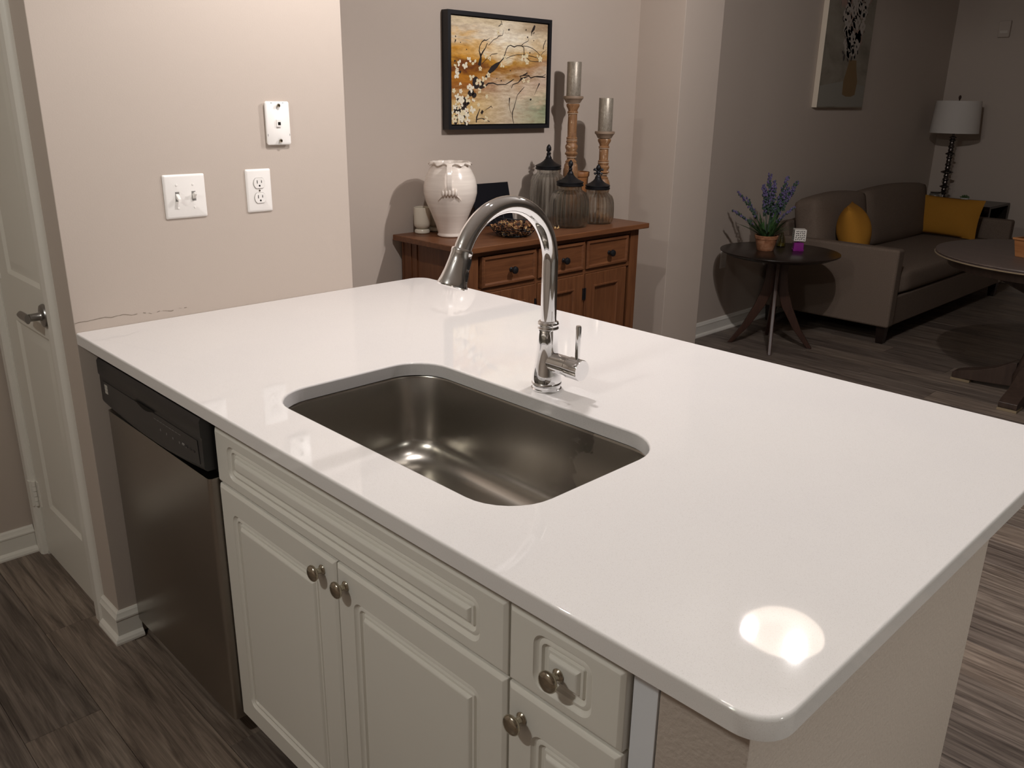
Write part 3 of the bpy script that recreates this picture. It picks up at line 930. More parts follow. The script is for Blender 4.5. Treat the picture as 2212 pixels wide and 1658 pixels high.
# control panel: bows out towards its lower middle
NP = 24
def cp_low(t): return 0.7215 - 0.017 * (1 - (2 * t - 1) ** 2)
lpc = []
for i in range(NP + 1):
    t = i / NP
    x = -HW - 0.001 + (2 * HW + 0.002) * t
    zl = cp_low(t)
    lpc.append([(x, 0.0, zl), (x, -0.036, zl), (x, -0.0405, zl + 0.004), (x, -0.042, zl + 0.010), (x, -0.0415, 0.79), (x, -0.041, 0.798), (x, -0.044, 0.803), (x, -0.044, 0.838), (x, -0.040, 0.8445), (x, -0.020, 0.8445), (x, 0.0, 0.8445)])
cp = mk('control_panel', MB().loops(lpc, True, True), 'black_plastic', dw, angle=40)
# raised glossy field with rounded ends
fld = []
for i in range(41):
    t = 0.03 + 0.94 * i / 40
    fld.append((-HW + 2 * HW * t, cp_low(t) + 0.014))
fld += [(HW - 0.022, 0.788), (-HW + 0.024, 0.788)]
mk('panel_field', MB().loops([[(x, -0.0420, z) for x, z in fld], [(x, -0.0428, z) for x, z in fld]], True, True), 'black_gloss', cp, smooth=False)
# finger recess: a dark crescent
cr = [(-0.065 + 0.12 * k / 16, 0.7925) for k in range(17)] + [(0.055 - 0.12 * k / 16, 0.7925 - 0.0115 * math.sin(PI * k / 16)) for k in range(1, 16)]
mk('finger_recess', MB().loops([[(x, -0.0428, z) for x, z in cr], [(x, -0.0434, z) for x, z in cr]], True, True), 'dark', cp, smooth=False)
for k in range(3):
    mk('badge', box(-0.262, -0.2445, -0.0438, -0.0428, 0.757 + 0.0085 * k, 0.7640 + 0.0085 * k), 'silver_mark', cp, smooth=False)
mkr = MB()
for k in range(9):
    mkr.box(0.045 + 0.0165 * k, 0.0565 + 0.0165 * k, -0.0432, -0.0428, 0.7745, 0.7757)
for k in range(5):
    mkr.box(0.075 + 0.034 * k, 0.079 + 0.034 * k, -0.0432, -0.0428, 0.752, 0.757)
tag(mk('printed_marks', mkr, 'grey_mark', cp, smooth=False), kind='stuff')
for k in range(4):
    mk('button', MB().loops([[(x, -0.0428, z) for x, z in rrect(0.012, 0.005, 0.002, 3, 0.20 + 0.0175 * k, 0.757)], [(x, -0.0440, z) for x, z in rrect(0.011, 0.004, 0.0018, 3, 0.20 + 0.0175 * k, 0.757)]], True, True), 'grey_mark' if k == 0 else 'black_plastic', cp)

# ------------------------------------------------------------------ sideboard (front faces +x)
BX0, BX1, BY0, BY1, BZ = -0.755, -0.268, 1.560, 2.765, 0.925
sbd = thing('sideboard', 'cherry wood sideboard with drawers and panelled doors against the dining wall', 'sideboard', (BX0, BY0, 0))
def S(x0, x1, y0, y1, z0, z1): return MB().box(x0 - BX0, x1 - BX0, y0 - BY0, y1 - BY0, z0, z1)
mk('top', S(BX0, BX1, BY0, BY1, 0.900, BZ), 'cherry_y', sbd, bevel=0.004, seg=3)
FX = -0.300
y0, y1 = BY0 + 0.045, BY1 - 0.040
for (ya, yb) in ((y0, y0 + 0.05), (y1 - 0.062, y1)):
    for xa in (FX - 0.05, BX0 + 0.02):
        mk('corner_post', S(xa, xa + 0.05, ya, yb, 0.001, 0.8995), 'cherry_z', sbd, bevel=0.003)
for ya in (y0 + 0.010, y1 - 0.022):
    mk('side_panel', S(BX0 + 0.072, FX - 0.052, ya, ya + 0.012, 0.10, 0.8995), 'cherry_z', sbd)
for ya in (y0 + 0.004, y1 - 0.018):
    mk('side_stile', S(BX0 + 0.0705, BX0 + 0.105, ya, ya + 0.02, 0.10, 0.8990), 'cherry_z', sbd, bevel=0.003)
    mk('side_stile', S(FX - 0.085, FX - 0.0505, ya, ya + 0.02, 0.10, 0.899), 'cherry_z', sbd, bevel=0.003)
mk('back_panel', S(BX0 + 0.005, BX0 + 0.018, y0, y1, 0.06, 0.8995), 'cherry_z', sbd)
mk('bottom_shelf', S(BX0 + 0.02, FX - 0.03, y0 + 0.02, y1 - 0.02, 0.10, 0.12), 'cherry_y', sbd)
for za, zb in ((0.878, 0.8992), (0.722, 0.742), (0.08, 0.115)):
    mk('front_rail', S(FX - 0.03, FX - 0.003, y0 + 0.0505, y1 - 0.0625, za, zb), 'cherry_y', sbd)
cols = [(1.669, 1.992), (2.006, 2.316), (2.330, 2.640)]
for yc in (1.999, 2.323):
    mk('front_stile', S(FX - 0.03, FX - 0.002, yc - 0.0065, yc + 0.0065, 0.1155, 0.8775), 'cherry_z', sbd)
def xfront(ya, yb, za, zb, prof, rise=0.0):
    """moulded front in the yz plane facing +x, nested rectangles (inset, height)"""
    lp = []
    for ins, hgt in prof:
        lp.append([(FX + hgt - BX0, ya + ins - BY0, za + ins), (FX + hgt - BX0, yb - ins - BY0, za + ins), (FX + hgt - BX0, yb - ins - BY0, zb - ins), (FX + hgt - BX0, ya + ins - BY0, zb - ins)])
    return MB().loops(lp, True, True)
DRP = [(0, -0.02), (0, 0.004), (0.004, 0.010), (0.012, 0.0105), (0.017, 0.006), (0.019, 0.0035), (0.024, 0.0030)]
DOP = [(0, -0.02), (0, 0.001), (0.002, 0.003), (0.058, 0.003), (0.060, 0.006), (0.066, 0.0065), (0.071, 0.002), (0.074, -0.007), (0.078, -0.008)]
BKN = mk('knob', MB().lathe([(0, 0), (0.010, 0), (0.010, 0.003), (0.0055, 0.006), (0.0055, 0.014), (0.013, 0.017), (0.0165, 0.024), (0.015, 0.031), (0.008, 0.035), (0, 0.0358)], 24, (0, 0, 0), 'x'), 'blackmetal')
BK_ME = BKN.data
bpy.data.objects.remove(BKN)
for i, (ya, yb) in enumerate(cols):
    d = mk('drawer', xfront(ya + 0.002, yb - 0.002, 0.744, 0.876, DRP), 'cherry_y', sbd, angle=25)
    k = bpy.data.objects.new('knob', BK_ME)
    COL.objects.link(k)
    k.parent = d
    k.location = (FX + 0.003 - BX0, (ya + yb) / 2 - BY0 + 0.01, 0.805)
    d = mk('door', xfront(ya + 0.002, yb - 0.002, 0.118, 0.720, DOP), 'cherry_z', sbd, angle=25)
    hy = yb if i < 2 else ya
    mk('hinge', MB().lathe([(0, 0), (0.0045, 0), (0.0045, 0.055), (0, 0.055)], 10, (FX + 0.005 - BX0, hy + 0.0 - BY0, 0.60)), 'blackmetal', d)

# ------------------------------------------------------------------ things on the sideboard
vs = thing('ceramic_vase', 'large cream glazed vase with a scalloped rim', 'vase', (-0.5640, 1.7310, BZ), R(-42))
def scal(a, z): return 1.0
prof_out = [(0.050, 0.0), (0.056, 0.002), (0.058, 0.008), (0.054, 0.014), (0.055, 0.020), (0.066, 0.055), (0.086, 0.105), (0.106, 0.150), (0.1145, 0.185), (0.1145, 0.215), (0.106, 0.250), (0.091, 0.280), (0.080, 0.297), (0.078, 0.303)]
NSEG = 96
lpv = []
for r, z in prof_out:
    lpv.append([(r * math.cos(2 * PI * j / NSEG), r * math.sin(2 * PI * j / NSEG), z) for j in range(NSEG)])
for r, zz, ar, az in ((0.081, 0.3040, 0.002, 0.001), (0.0885, 0.3035, 0.0035, 0.0040), (0.0915, 0.3065, 0.0035, 0.0045), (0.0895, 0.3120, 0.0020, 0.0022), (0.083, 0.3150, 0.0006, 0.0004), (0.076, 0.3130, 0.0, 0.0), (0.073, 0.300, 0.0, 0.0)):
    lpv.append([((r + ar * math.cos(11 * 2 * PI * j / NSEG)) * math.cos(2 * PI * j / NSEG), (r + ar * math.cos(11 * 2 * PI * j / NSEG)) * math.sin(2 * PI * j / NSEG), zz - az * math.cos(11 * 2 * PI * j / NSEG)) for j in range(NSEG)])
for r, z in [(0.084, 0.275), (0.100, 0.245), (0.107, 0.2), (0.098, 0.15), (0.06, 0.06), (0.045, 0.02), (0.001, 0.015)]:
    lpv.append([(r * math.cos(2 * PI * j / NSEG), r * math.sin(2 * PI * j / NSEG), z) for j in range(NSEG)])
mk('body', MB().loops(lpv, True, True), 'vase', vs, angle=60)
for sgn in (1, -1):
    hp = [(0.082, 0, 0.302), (0.101, 0, 0.301), (0.114, 0, 0.290), (0.1225, 0, 0.266), (0.1265, 0, 0.240), (0.1260, 0, 0.220), (0.119, 0, 0.204)]
    hm_ = MB()
    lph = []
    for i, p in enumerate(hp):
        wd = 0.0115
        cs = [(1, .6), (1, .8), (.6, 1), (-.6, 1), (-1, .8), (-1, -.8), (-.6, -1), (.6, -1), (1, -.8), (1, -.6)]
        lph.append([(sgn * (p[0] + 0.005 + 0.0038 * a_), wd * b_, p[2] + 0.003 * a_ * (1 if i < 2 else 0)) for a_, b_ in cs])
    hm_.loops(lph, True, True)
    hd = mk('handle', hm_, 'vase', vs)
    cl = MB()
    for k in range(-2, 3):
        yk = 0.0125 * k
        ctr = [(sgn * (0.1145 + 0.007 * math.cos(q)), yk, 0.206 + 0.0165 * math.sin(q)) for q in [PI * 2 * i / 14 for i in range(14)]]
        cl.sphere((sgn * (0.1195 - 0.0012 * k * k), yk * 1.06, 0.2005 - 0.0012 * k * k), (0.0125, 0.0080, 0.0195 - 0.0012 * abs(k)), 12, 10)
    mk('handle_coil', cl, 'vase', hd)
    for s2 in (-1, 1):
        mk('handle_tail', MB().tube([(sgn * 0.1135, s2 * 0.024, 0.188), (sgn * 0.1110, s2 * 0.036, 0.178), (sgn * 0.1045, s2 * 0.048, 0.164)], [0.0040, 0.0032, 0.0014], 8), 'vase', hd)

def mug(loc, label):
    t = thing('footed_mug', label, 'mug', loc, 0, 'cream mugs')
    mk('cup', MB().lathe([(0.0000, 0.0202), (0.0134, 0.0202), (0.0269, 0.0235), (0.0347, 0.0325), (0.0364, 0.0448), (0.0364, 0.0986), (0.0353, 0.1131), (0.0336, 0.1142), (0.0319, 0.1120), (0.0325, 0.0952), (0.0319, 0.0448), (0.0224, 0.0314), (0.0000, 0.0291)], 36), 'mug', t)
    mk('foot', MB().lathe([(0.0000, 0.0000), (0.0291, 0.0000), (0.0330, 0.0034), (0.0336, 0.0123), (0.0297, 0.0185), (0.0179, 0.0224), (0.0000, 0.0224)], 36), 'mug', t)
mug((-0.705, 1.686, BZ), 'small cream footed mug left of the vase')
mug((-0.7155, 1.775, BZ), 'cream mug mostly hidden behind the large vase')

bd = thing('chalkboard', 'small black board leaning on the wall beside the vase', 'board', (-0.675, 2.108, BZ))
def lean(mb, ang, off): return mb.xf(Matrix.Translation(off) @ Matrix.Rotation(R(-ang), 4, 'Y'))
mk('panel', lean(MB().box(-0.006, 0.0, -0.118, 0.118, 0.0, 0.196), 14, Vector((0, 0, 0.0025))), 'black_board', bd, bevel=0.001)
mk('easel_leg', lean(MB().box(-0.006, 0.0, -0.012, 0.012, 0.0, 0.14), 24, Vector((-0.004, 0, 0.003))), 'black_board', bd)

# wire bowl with potpourri
wb_loc = (-0.397, 1.950, BZ)
wb = thing('wire_bowl', 'black wire bowl filled with potpourri on the sideboard', 'bowl', wb_loc)
mk('rim', MB().tube([(0.136 * math.cos(2 * PI * k / 40), 0.136 * math.sin(2 * PI * k / 40), 0.092 + 0.004 * math.sin(6 * PI * k / 40)) for k in range(40)], 0.0022, 8, True), 'blackmetal', wb)
mk('base_ring', MB().tube([(0.055 * math.cos(2 * PI * k / 30), 0.055 * math.sin(2 * PI * k / 30), 0.0025) for k in range(30)], 0.0024, 8, True), 'blackmetal', wb)
def bowl_r(z): return 0.055 + 0.081 * (z / 0.092) ** 0.60
for k in range(16):
    a = 2 * PI * k / 16
    pts = [(bowl_r(z) * math.cos(a), bowl_r(z) * math.sin(a), z) for z in (0.002, 0.008, 0.02, 0.035, 0.055, 0.075, 0.092)]
    mk('rib_wire', MB().tube(pts, 0.0011, 6), 'blackmetal', wb)
for z in (0.010, 0.020, 0.031, 0.042):
    mk('hoop_wire', MB().tube([(bowl_r(z) * math.cos(2 * PI * k / 36), bowl_r(z) * math.sin(2 * PI * k / 36), z) for k in range(36)], 0.0010, 6, True), 'blackmetal', wb)
pm = MB()
rnd = random.Random(11)
def chip(pm, c, s, rnd):
    q = Matrix.Translation(c) @ Matrix.Rotation(rnd.random() * 6.28, 4, 'Z') @ Matrix.Rotation(rnd.uniform(-1, 1), 4, 'X') @ Matrix.Rotation(rnd.uniform(-1, 1), 4, 'Y')
    n = rnd.choice((4, 5, 6))
    top, bot = [], []
    for j in range(n):
        a = 2 * PI * j / n
        r = s * rnd.uniform(0.65, 1.1)
        z = s * 0.35 * math.cos(2 * a)
        top.append(tuple(q @ Vector((r * math.cos(a), r * 0.7 * math.sin(a), z + 0.0008))))
        bot.append(tuple(q @ Vector((r * math.cos(a), r * 0.7 * math.sin(a), z - 0.0008))))
    pm.loops([bot, top], True, True)
for i in range(440):
    z = 0.006 + 0.050 * rnd.random() ** 0.7
    rr = (bowl_r(min(z, 0.05)) - 0.010) * math.sqrt(rnd.random())
    if z > 0.045: rr *= 1 - (z - 0.045) / 0.045 * 0.8
    a = rnd.random() * 2 * PI
    chip(pm, Vector((rr * math.cos(a), rr * math.sin(a), z)), rnd.uniform(0.007, 0.016), rnd)
po = mk('potpourri', pm, 'potpourri', loc=wb_loc, smooth=False)
tag(po, 'brown and tan potpourri chips heaped in the wire bowl', 'potpourri', kind='stuff')
for loc, sz, lab in (((-0.410, 2.242, BZ + 0.0005), 0.011, 'tan dried petal lying in front of the ribbed jars'), ((-0.560, 2.335, BZ + 0.0005), 0.010, 'pale dried petal lying behind the faucet spout beside the jars')):
    fl = MB()
    rnd = random.Random(int(sz * 1e4))
    for k in range(5):
        a = 2 * PI * k / 5 + 0.3
        b_ = [(0, 0, 0.002), (sz * math.cos(a - .35), sz * math.sin(a - .35), 0.006), (1.5 * sz * math.cos(a), 1.5 * sz * math.sin(a), 0.012 + 0.006 * (k % 2)), (sz * math.cos(a + .35), sz * math.sin(a + .35), 0.006)]
        fl.loops([b_, [(x, y, z - 0.0015) for x, y, z in b_]], True, True)
    fl.v = [(x, y, max(z, 0.0)) for x, y, z in fl.v]
    tag(mk('dried_petal', fl, 'petal', loc=loc, smooth=False), lab, 'petal')

# ribbed glass jars
def jar(loc, rmax, hglass, neck_r, lid_r, rot, label):
    """hglass: height of glass up to the lid"""
    t = thing('glass_jar', label, 'jar', loc, rot, 'ribbed jars with black lids')
    nrib = 28
    def ribs(amp): return lambda a, z: 1 + amp * math.cos(nrib * a)
    hs = hglass - 0.050            # shoulder start
    prof = [(rmax * 0.80, 0.0, 0), (rmax * 0.88, 0.003, 0), (rmax * 0.95, 0.012, .4), (rmax, 0.030, 1), (rmax, hs * 0.55, 1), (rmax * 0.985, hs * 0.85, 1), (rmax * 0.95, hs, 1), (rmax * 0.86, hs + 0.018, 1), (neck_r * 1.10, hs + 0.030, .8), (neck_r, hs + 0.036, 0), (neck_r, hglass - 0.004, 0), (neck_r * 1.05, hglass, 0)]
    seg = nrib * 8
    lp = []
    for r, z, am in prof:
        lp.append([(r * (1 - 0.040 * am * (1 - abs(math.sin(nrib * PI * j / seg)) ** 0.7)) * math.cos(2 * PI * j / seg), r * (1 - 0.040 * am * (1 - abs(math.sin(nrib * PI * j / seg)) ** 0.7)) * math.sin(2 * PI * j / seg), z) for j in range(seg)])
    th = 0.0035
    for r, z, am in reversed(prof[1:]):
        lp.append([((r - th) * math.cos(2 * PI * j / seg), (r - th) * math.sin(2 * PI * j / seg), max(z, 0.006)) for j in range(seg)])
    mk('glass', MB().loops(lp, True, True), 'jar', t, angle=24)
    z0 = hglass
    lid = mk('lid', MB().lathe([(0, z0 + 0.0005), (lid_r * 0.98, z0 + 0.0005), (lid_r, z0 + 0.004), (lid_r, z0 + 0.008), (lid_r * 0.95, z0 + 0.010), (lid_r * 0.95, z0 + 0.0125), (lid_r * 1.0, z0 + 0.0145), (lid_r, z0 + 0.019), (lid_r * 0.92, z0 + 0.0215), (lid_r * 0.62, z0 + 0.030), (lid_r * 0.40, z0 + 0.040), (lid_r * 0.27, z0 + 0.050), (0.015, z0 + 0.052), (0.0155, z0 + 0.056), (0.0125, z0 + 0.060), (0.0105, z0 + 0.066), (0, z0 + 0.066)], 40), 'blackmetal', t)
    f = MB()
    f.lathe([(0, z0 + 0.064), (0.008, z0 + 0.066), (0.0065, z0 + 0.074), (0.0085, z0 + 0.078), (0.0060, z0 + 0.086), (0.0105, z0 + 0.094), (0.0120, z0 + 0.101), (0.0085, z0 + 0.110), (0.0022, z0 + 0.117), (0, z0 + 0.119)], 14)
    for s_ in (-1, 1):
        # upper and lower curled petals of the fleur-de-lis
        f.tube([(0, s_ * 0.005, z0 + 0.084), (0, s_ * 0.012, z0 + 0.091), (0, s_ * 0.0175, z0 + 0.0945), (0, s_ * 0.0205, z0 + 0.091), (0, s_ * 0.0190, z0 + 0.0865)], [0.0050, 0.0058, 0.0058, 0.0054, 0.0036], 8)
        f.tube([(0, s_ * 0.004, z0 + 0.080), (0, s_ * 0.011, z0 + 0.074), (0, s_ * 0.0165, z0 + 0.071), (0, s_ * 0.0185, z0 + 0.074), (0, s_ * 0.0165, z0 + 0.078)], [0.0044, 0.0050, 0.0050, 0.0046, 0.003], 8)
    mk('finial', f, 'blackmetal', lid)
jar((-0.640, 2.420, BZ), 0.090, 0.247, 0.055, 0.0630, R(22), 'tallest ribbed glass jar with a black finial lid')
jar((-0.4435, 2.362, BZ), 0.0945, 0.188, 0.056, 0.0635, R(30), 'ribbed glass jar with a black finial lid nearest the counter, front of three')
jar((-0.4420, 2.562, BZ), 0.0850, 0.161, 0.053, 0.0600, R(-50), 'shortest ribbed glass jar with a fleur-de-lis lid at the right')

# turned candlesticks and candles
def candlestick(loc, H, label, clabel):
    t = thing('candlestick', label, 'candlestick', loc, 0, 'turned candlesticks')
    k = H / 0.585
    top = H
    p = [(0, 0), (0.046, 0), (0.047, 0.012), (0.038, 0.020), (0.030, 0.026), (0.026, 0.045), (0.030, 0.052), (0.026, 0.060), (0.022, 0.075),
         (0.028, 0.135 * k), (0.037, 0.195 * k), (0.038, 0.232 * k), (0.032, 0.262 * k), (0.026, 0.272 * k)]
    mk('foot', MB().lathe(p + [(0, 0.272 * k)], 32), 'turned', t)
    q = [(0, 0.272 * k), (0.028, 0.273 * k), (0.029, 0.277 * k), (0.021, 0.285 * k), (0.020, 0.300 * k), (0.031, 0.311 * k), (0.032, 0.317 * k), (0.026, 0.323 * k), (0.026, 0.331 * k), (0.031, 0.342 * k), (0.031, 0.352 * k), (0.025, 0.361 * k), (0.025, 0.366 * k), (0.0275, 0.369 * k), (0.0275, 0.374 * k), (0.0245, 0.377 * k), (0.0245, 0.383 * k), (0.0275, 0.386 * k), (0.0270, 0.391 * k), (0.0225, 0.394 * k), (0, 0.394 * k)]
    mk('collar', MB().lathe(q, 32), 'turned', t)
    sh = [(0, 0.394 * k), (0.0225, 0.394 * k), (0.0230, 0.45 * k), (0.0225, top - 0.080), (0.0265, top - 0.078), (0.0270, top - 0.073), (0.0225, top - 0.070), (0.024, top - 0.062), (0.032, top - 0.048), (0.033, top - 0.040), (0.030, top - 0.036), (0.026, top - 0.035), (0, top - 0.035)]
    mk('shaft', MB().lathe(sh, 32), 'turned', t)
    for zc in (0.272 * k, 0.298 * k, 0.380 * k, top - 0.0815, top - 0.0365):
        mk('pale_ring', MB().lathe([(0, zc - 0.0016), (0.0262, zc - 0.0016), (0.0272, zc), (0.0262, zc + 0.0016), (0, zc + 0.0016)], 32), 'turned_pale', t)
    mk('candle_cup', MB().lathe([(0, top - 0.034), (0.034, top - 0.033), (0.038, top - 0.026), (0.044, top - 0.016), (0.049, top - 0.012), (0.050, top - 0.006), (0.049, top - 0.001), (0.040, top), (0, top)], 36), 'cup_wood', t)
    c = thing('pillar_candle', clabel, 'candle', (loc[0], loc[1], loc[2] + H), 0, 'pillar candles')
    mk('wax', MB().lathe([(0, 0), (0.0345, 0), (0.035, 0.002), (0.035, 0.154), (0.034, 0.1555), (0.030, 0.1545), (0, 0.1525)], 36), 'candle', c)
    mk('wick', MB().tube([(0, 0, 0.150), (0.0005, 0, 0.1565)], 0.0009, 6), 'dark', c)
candlestick((-0.648, 2.592, BZ), 0.587, 'tall turned wooden candlestick', 'champagne pillar candle on the tall candlestick')
candlestick((-0.535, 2.708, BZ), 0.425, 'short turned wooden candlestick at the right of the jars', 'champagne pillar candle on the short candlestick')
wp = thing('wooden_pot', 'small orange brown pot half hidden between the jars and candlesticks', 'pot', (-0.690, 2.708, BZ))
mk('body', MB().lathe([(0, 0), (0.036, 0), (0.038, 0.004), (0.046, 0.195), (0.044, 0.197), (0.040, 0.195), (0.033, 0.02), (0, 0.018)], 36), 'box_wood', wp)
mk('rim', MB().lathe([(0.0440, 0.196), (0.0500, 0.197), (0.0515, 0.204), (0.0515, 0.218), (0.0495, 0.221), (0.0440, 0.219), (0.0430, 0.21)], 36), 'box_wood', wp)

# ------------------------------------------------------------------ framed abstract picture on the dining wall
PYc, PZc = (1.868 + 2.517) / 2, (1.3605 + 1.852) / 2
PWd, PHt = 2.517 - 1.868, 1.852 - 1.3605
pic = thing('framed_picture', 'black framed gold and cream picture of blossom branches', 'picture', (XL, PYc, PZc))
FT = 0.0425
def FR(w, h, x): return [(x, a, b) for a, b in ((w / 2, h / 2), (-w / 2, h / 2), (-w / 2, -h / 2), (w / 2, -h / 2))]
mk('frame', MB().loops([FR(PWd, PHt, 0.001), FR(PWd, PHt, FT), FR(PWd - 0.034, PHt - 0.034, FT), FR(PWd - 0.034, PHt - 0.034, 0.020), FR(PWd - 0.05, PHt - 0.05, 0.020), FR(PWd - 0.05, PHt - 0.05, 0.001)], closed=True), 'frame_black', pic, smooth=False)
CWd, CHt = PWd - 0.046, PHt - 0.044
CXF = 0.036
cv = mk('canvas', MB().box(0.0205, CXF, -CWd / 2, CWd / 2, -CHt / 2, CHt / 2), 'canvas', pic, smooth=False)
# painted marks: thin raised strokes, coordinates (u right, v up) in 0..1 of the canvas
def uv(u, v, x): return (x, -CWd / 2 + u * CWd, -CHt / 2 + v * CHt)
def stroke(mb, pts, w, x=CXF + 0.0006):
    P = [Vector((u * CWd, v * CHt)) for u, v in pts]
    ws = w if isinstance(w, (list, tuple)) else [w] * len(P)
    L_, R_ = [], []
    for i, p in enumerate(P):
        t = (P[min(i + 1, len(P) - 1)] - P[max(i - 1, 0)]).normalized()
        n = Vector((-t.y, t.x)) * ws[i] / 2
        L_.append(p + n); R_.append(p - n)
    for i in range(len(P) - 1):
        q = [L_[i], L_[i + 1], R_[i + 1], R_[i]]
        mb.add([(x, -CWd / 2 + a.x, -CHt / 2 + a.y) for a in q], [(0, 1, 2, 3)])
def ell(mb, u, v, a, b, rot, x, n=10):
    c, s_ = math.cos(rot), math.sin(rot)
    mb.add([(x, -CWd / 2 + u * CWd + a * math.cos(2 * PI * k / n) * c - b * math.sin(2 * PI * k / n) * s_, -CHt / 2 + v * CHt + a * math.cos(2 * PI * k / n) * s_ + b * math.sin(2 * PI * k / n) * c) for k in range(n)], [tuple(range(n))])
br = MB()
def px(*pts):   # crop pixels of the canvas in the photograph's close view -> canvas fractions
    out = []
    for X, Y in pts:
        u = (X - 205) / (1400 - 205)
        top = 130 + (230 - 130) * u
        bot = 1500 + (1465 - 1500) * u
        out.append((u, 1 - (Y - top) / (bot - top)))
    return out
def st(pts, w): stroke(br, px(*pts), [q * 1.3 for q in w] if isinstance(w, (list, tuple)) else w * 1.3)
st([(530, 745), (540, 690), (548, 640), (540, 600), (528, 560), (535, 500), (560, 450), (590, 425), (610, 430), (655, 402)], [.014, .012, .008, .006, .004, .003, .003, .004, .003, .001])
st([(548, 620), (570, 575), (605, 520), (625, 460), (640, 490), (700, 420), (745, 400), (760, 375), (810, 365), (825, 300)], [.006, .005, .003, .003, .002, .002, .002, .003, .002, .001])
st([(790, 185), (805, 235), (785, 225), (780, 245), (758, 255)], [.002, .003, .003, .003, .002])
st([(640, 835), (690, 780), (740, 735), (780, 700)], [.010, .020, .016, .006])
st([(780, 700), (820, 655), (845, 595), (860, 540), (880, 500), (910, 485), (960, 505), (1000, 488), (1050, 490), (1085, 510), (1090, 580), (1100, 620)], [.005, .004, .003, .003, .003, .003, .004, .003, .003, .003, .003, .002])
st([(1055, 485), (1080, 460), (1140, 430), (1150, 395)], [.003, .002, .002, .001])
st([(1065, 492), (1130, 495), (1200, 520), (1260, 560), (1310, 615), (1340, 570), (1390, 535)], [.002, .002, .002, .002, .002, .002, .001])
st([(850, 655), (920, 620), (1000, 600), (1080, 600), (1180, 615), (1290, 640)], .002)
st([(1130, 640), (1170, 675), (1240, 685), (1320, 685)], .002)
st([(560, 720), (620, 660), (680, 600), (720, 595), (750, 590)], .002)
st([(520, 1030), (600, 1005), (640, 965), (700, 960), (750, 980), (860, 975), (930, 930), (965, 905)], [.012, .006, .005, .004, .003, .003, .004, .002])
st([(930, 1025), (950, 975), (1020, 950), (1060, 900), (1040, 870), (1080, 860), (1140, 825)], [.002, .003, .003, .008, .005, .003, .005])
st([(1080, 855), (1150, 855), (1185, 890), (1240, 870), (1310, 872), (1385, 880)], [.004, .003, .004, .003, .005, .003])
st([(1185, 885), (1270, 865), (1340, 868), (1390, 840)], .002)
st([(1060, 900), (1120, 880), (1170, 860)], [.006, .004, .002])
st([(1100, 1005), (1050, 1060), (1010, 1110), (990, 1190), (970, 1270), (950, 1330), (950, 1400), (970, 1475)], [.002, .003, .002, .002, .003, .004, .003, .002])
st([(910, 1145), (905, 1230), (920, 1310), (945, 1360)], [.006, .002, .0015, .001])
st([(1305, 955), (1270, 1030), (1240, 1100)], [.006, .002, .0008])
st([(1225, 240), (1210, 280), (1185, 320), (1180, 370)], [.007, .011, .006, .001])
st([(1200, 345), (1215, 325), (1225, 335)], .003)
st([(1130, 375), (1135, 395)], .005)
st([(250, 380), (258, 395)], .004); st([(255, 425), (245, 465)], [.006, .002])
st([(1375, 420), (1350, 480), (1345, 530)], [.003, .003, .004])
st([(495, 1470), (500, 1400), (520, 1345), (540, 1290)], [.004, .006, .004, .002])
st([(500, 1430), (560, 1415), (590, 1425), (660, 1455)], [.003, .002, .004, .002])
st([(555, 1355), (575, 1315)], .010); st([(600, 1310), (680, 1255), (690, 1280)], [.001, .003, .003])
for X, Y, s_ in ((380, 545, .003), (890, 295, .005), (1110, 295, .004), (1215, 425, .003), (1165, 575, .004), (745, 900, .003), (800, 930, .004), (1190, 1162, .006), (915, 800, .003), (310, 460, .003), (245, 690, .005)):
    (u, v), = px((X, Y)); ell(br, u, v, s_, s_ * 0.8, 0.4, CXF + 0.0006)
# dark mass of the blossom bough, lower left
rnd = random.Random(5)
for X, Y, a_, b_ in ((490, 960, .030, .038), (430, 1090, .028, .020), (470, 1120, .020, .016), (370, 1200, .018, .030), (345, 1280, .025, .030), (290, 1340, .022, .040), (330, 1420, .020, .030), (250, 1440, .018, .030), (560, 970, .022, .016), (620, 880, .014, .010), (300, 830, .014, .008), (250, 1300, .012, .026), (400, 1210, .012, .014), (375, 1480, .020, .010), (270, 1180, .012, .016)):
    (u, v), = px((X, Y)); ell(br, u, v, a_ * 0.72, b_ * 0.72, rnd.uniform(-.6, .6), CXF + 0.0005)
tag(mk('branch_strokes', br, 'paint_black', cv, smooth=False), kind='stuff')
pe, pw_, ey = MB(), MB(), MB()
fl_pts = [(405, 680, 22), (470, 710, 24), (300, 720, 22), (360, 740, 24), (245, 760, 16), (260, 860, 26), (270, 800, 14), (440, 890, 24), (395, 985, 28), (440, 1040, 24), (520, 960, 28), (590, 910, 24), (640, 860, 18), (600, 985, 16), (540, 780, 16), (600, 615, 20), (650, 655, 16), (810, 740, 20), (845, 640, 16), (885, 690, 14), (1085, 650, 28), (1125, 610, 16), (1130, 690, 18), (1305, 650, 22), (1265, 615, 10), (230, 1065, 16), (310, 1070, 15), (265, 1130, 20), (395, 1165, 26), (315, 1180, 28), (455, 1200, 20), (260, 1220, 20), (310, 1240, 22), (450, 1300, 26), (290, 1280, 20), (240, 1270, 18), (375, 1325, 22), (330, 1350, 24), (270, 1370, 24), (385, 1370, 20), (235, 1430, 26), (310, 1420, 28), (390, 1460, 24), (350, 1440, 14), (530, 1060, 18), (520, 1240, 14), (1090, 920, 16), (1150, 930, 14), (760, 330, 16), (620, 1130, 14), (610, 1420, 20), (305, 980, 12), (300, 1470, 14), (215, 1340, 14)]
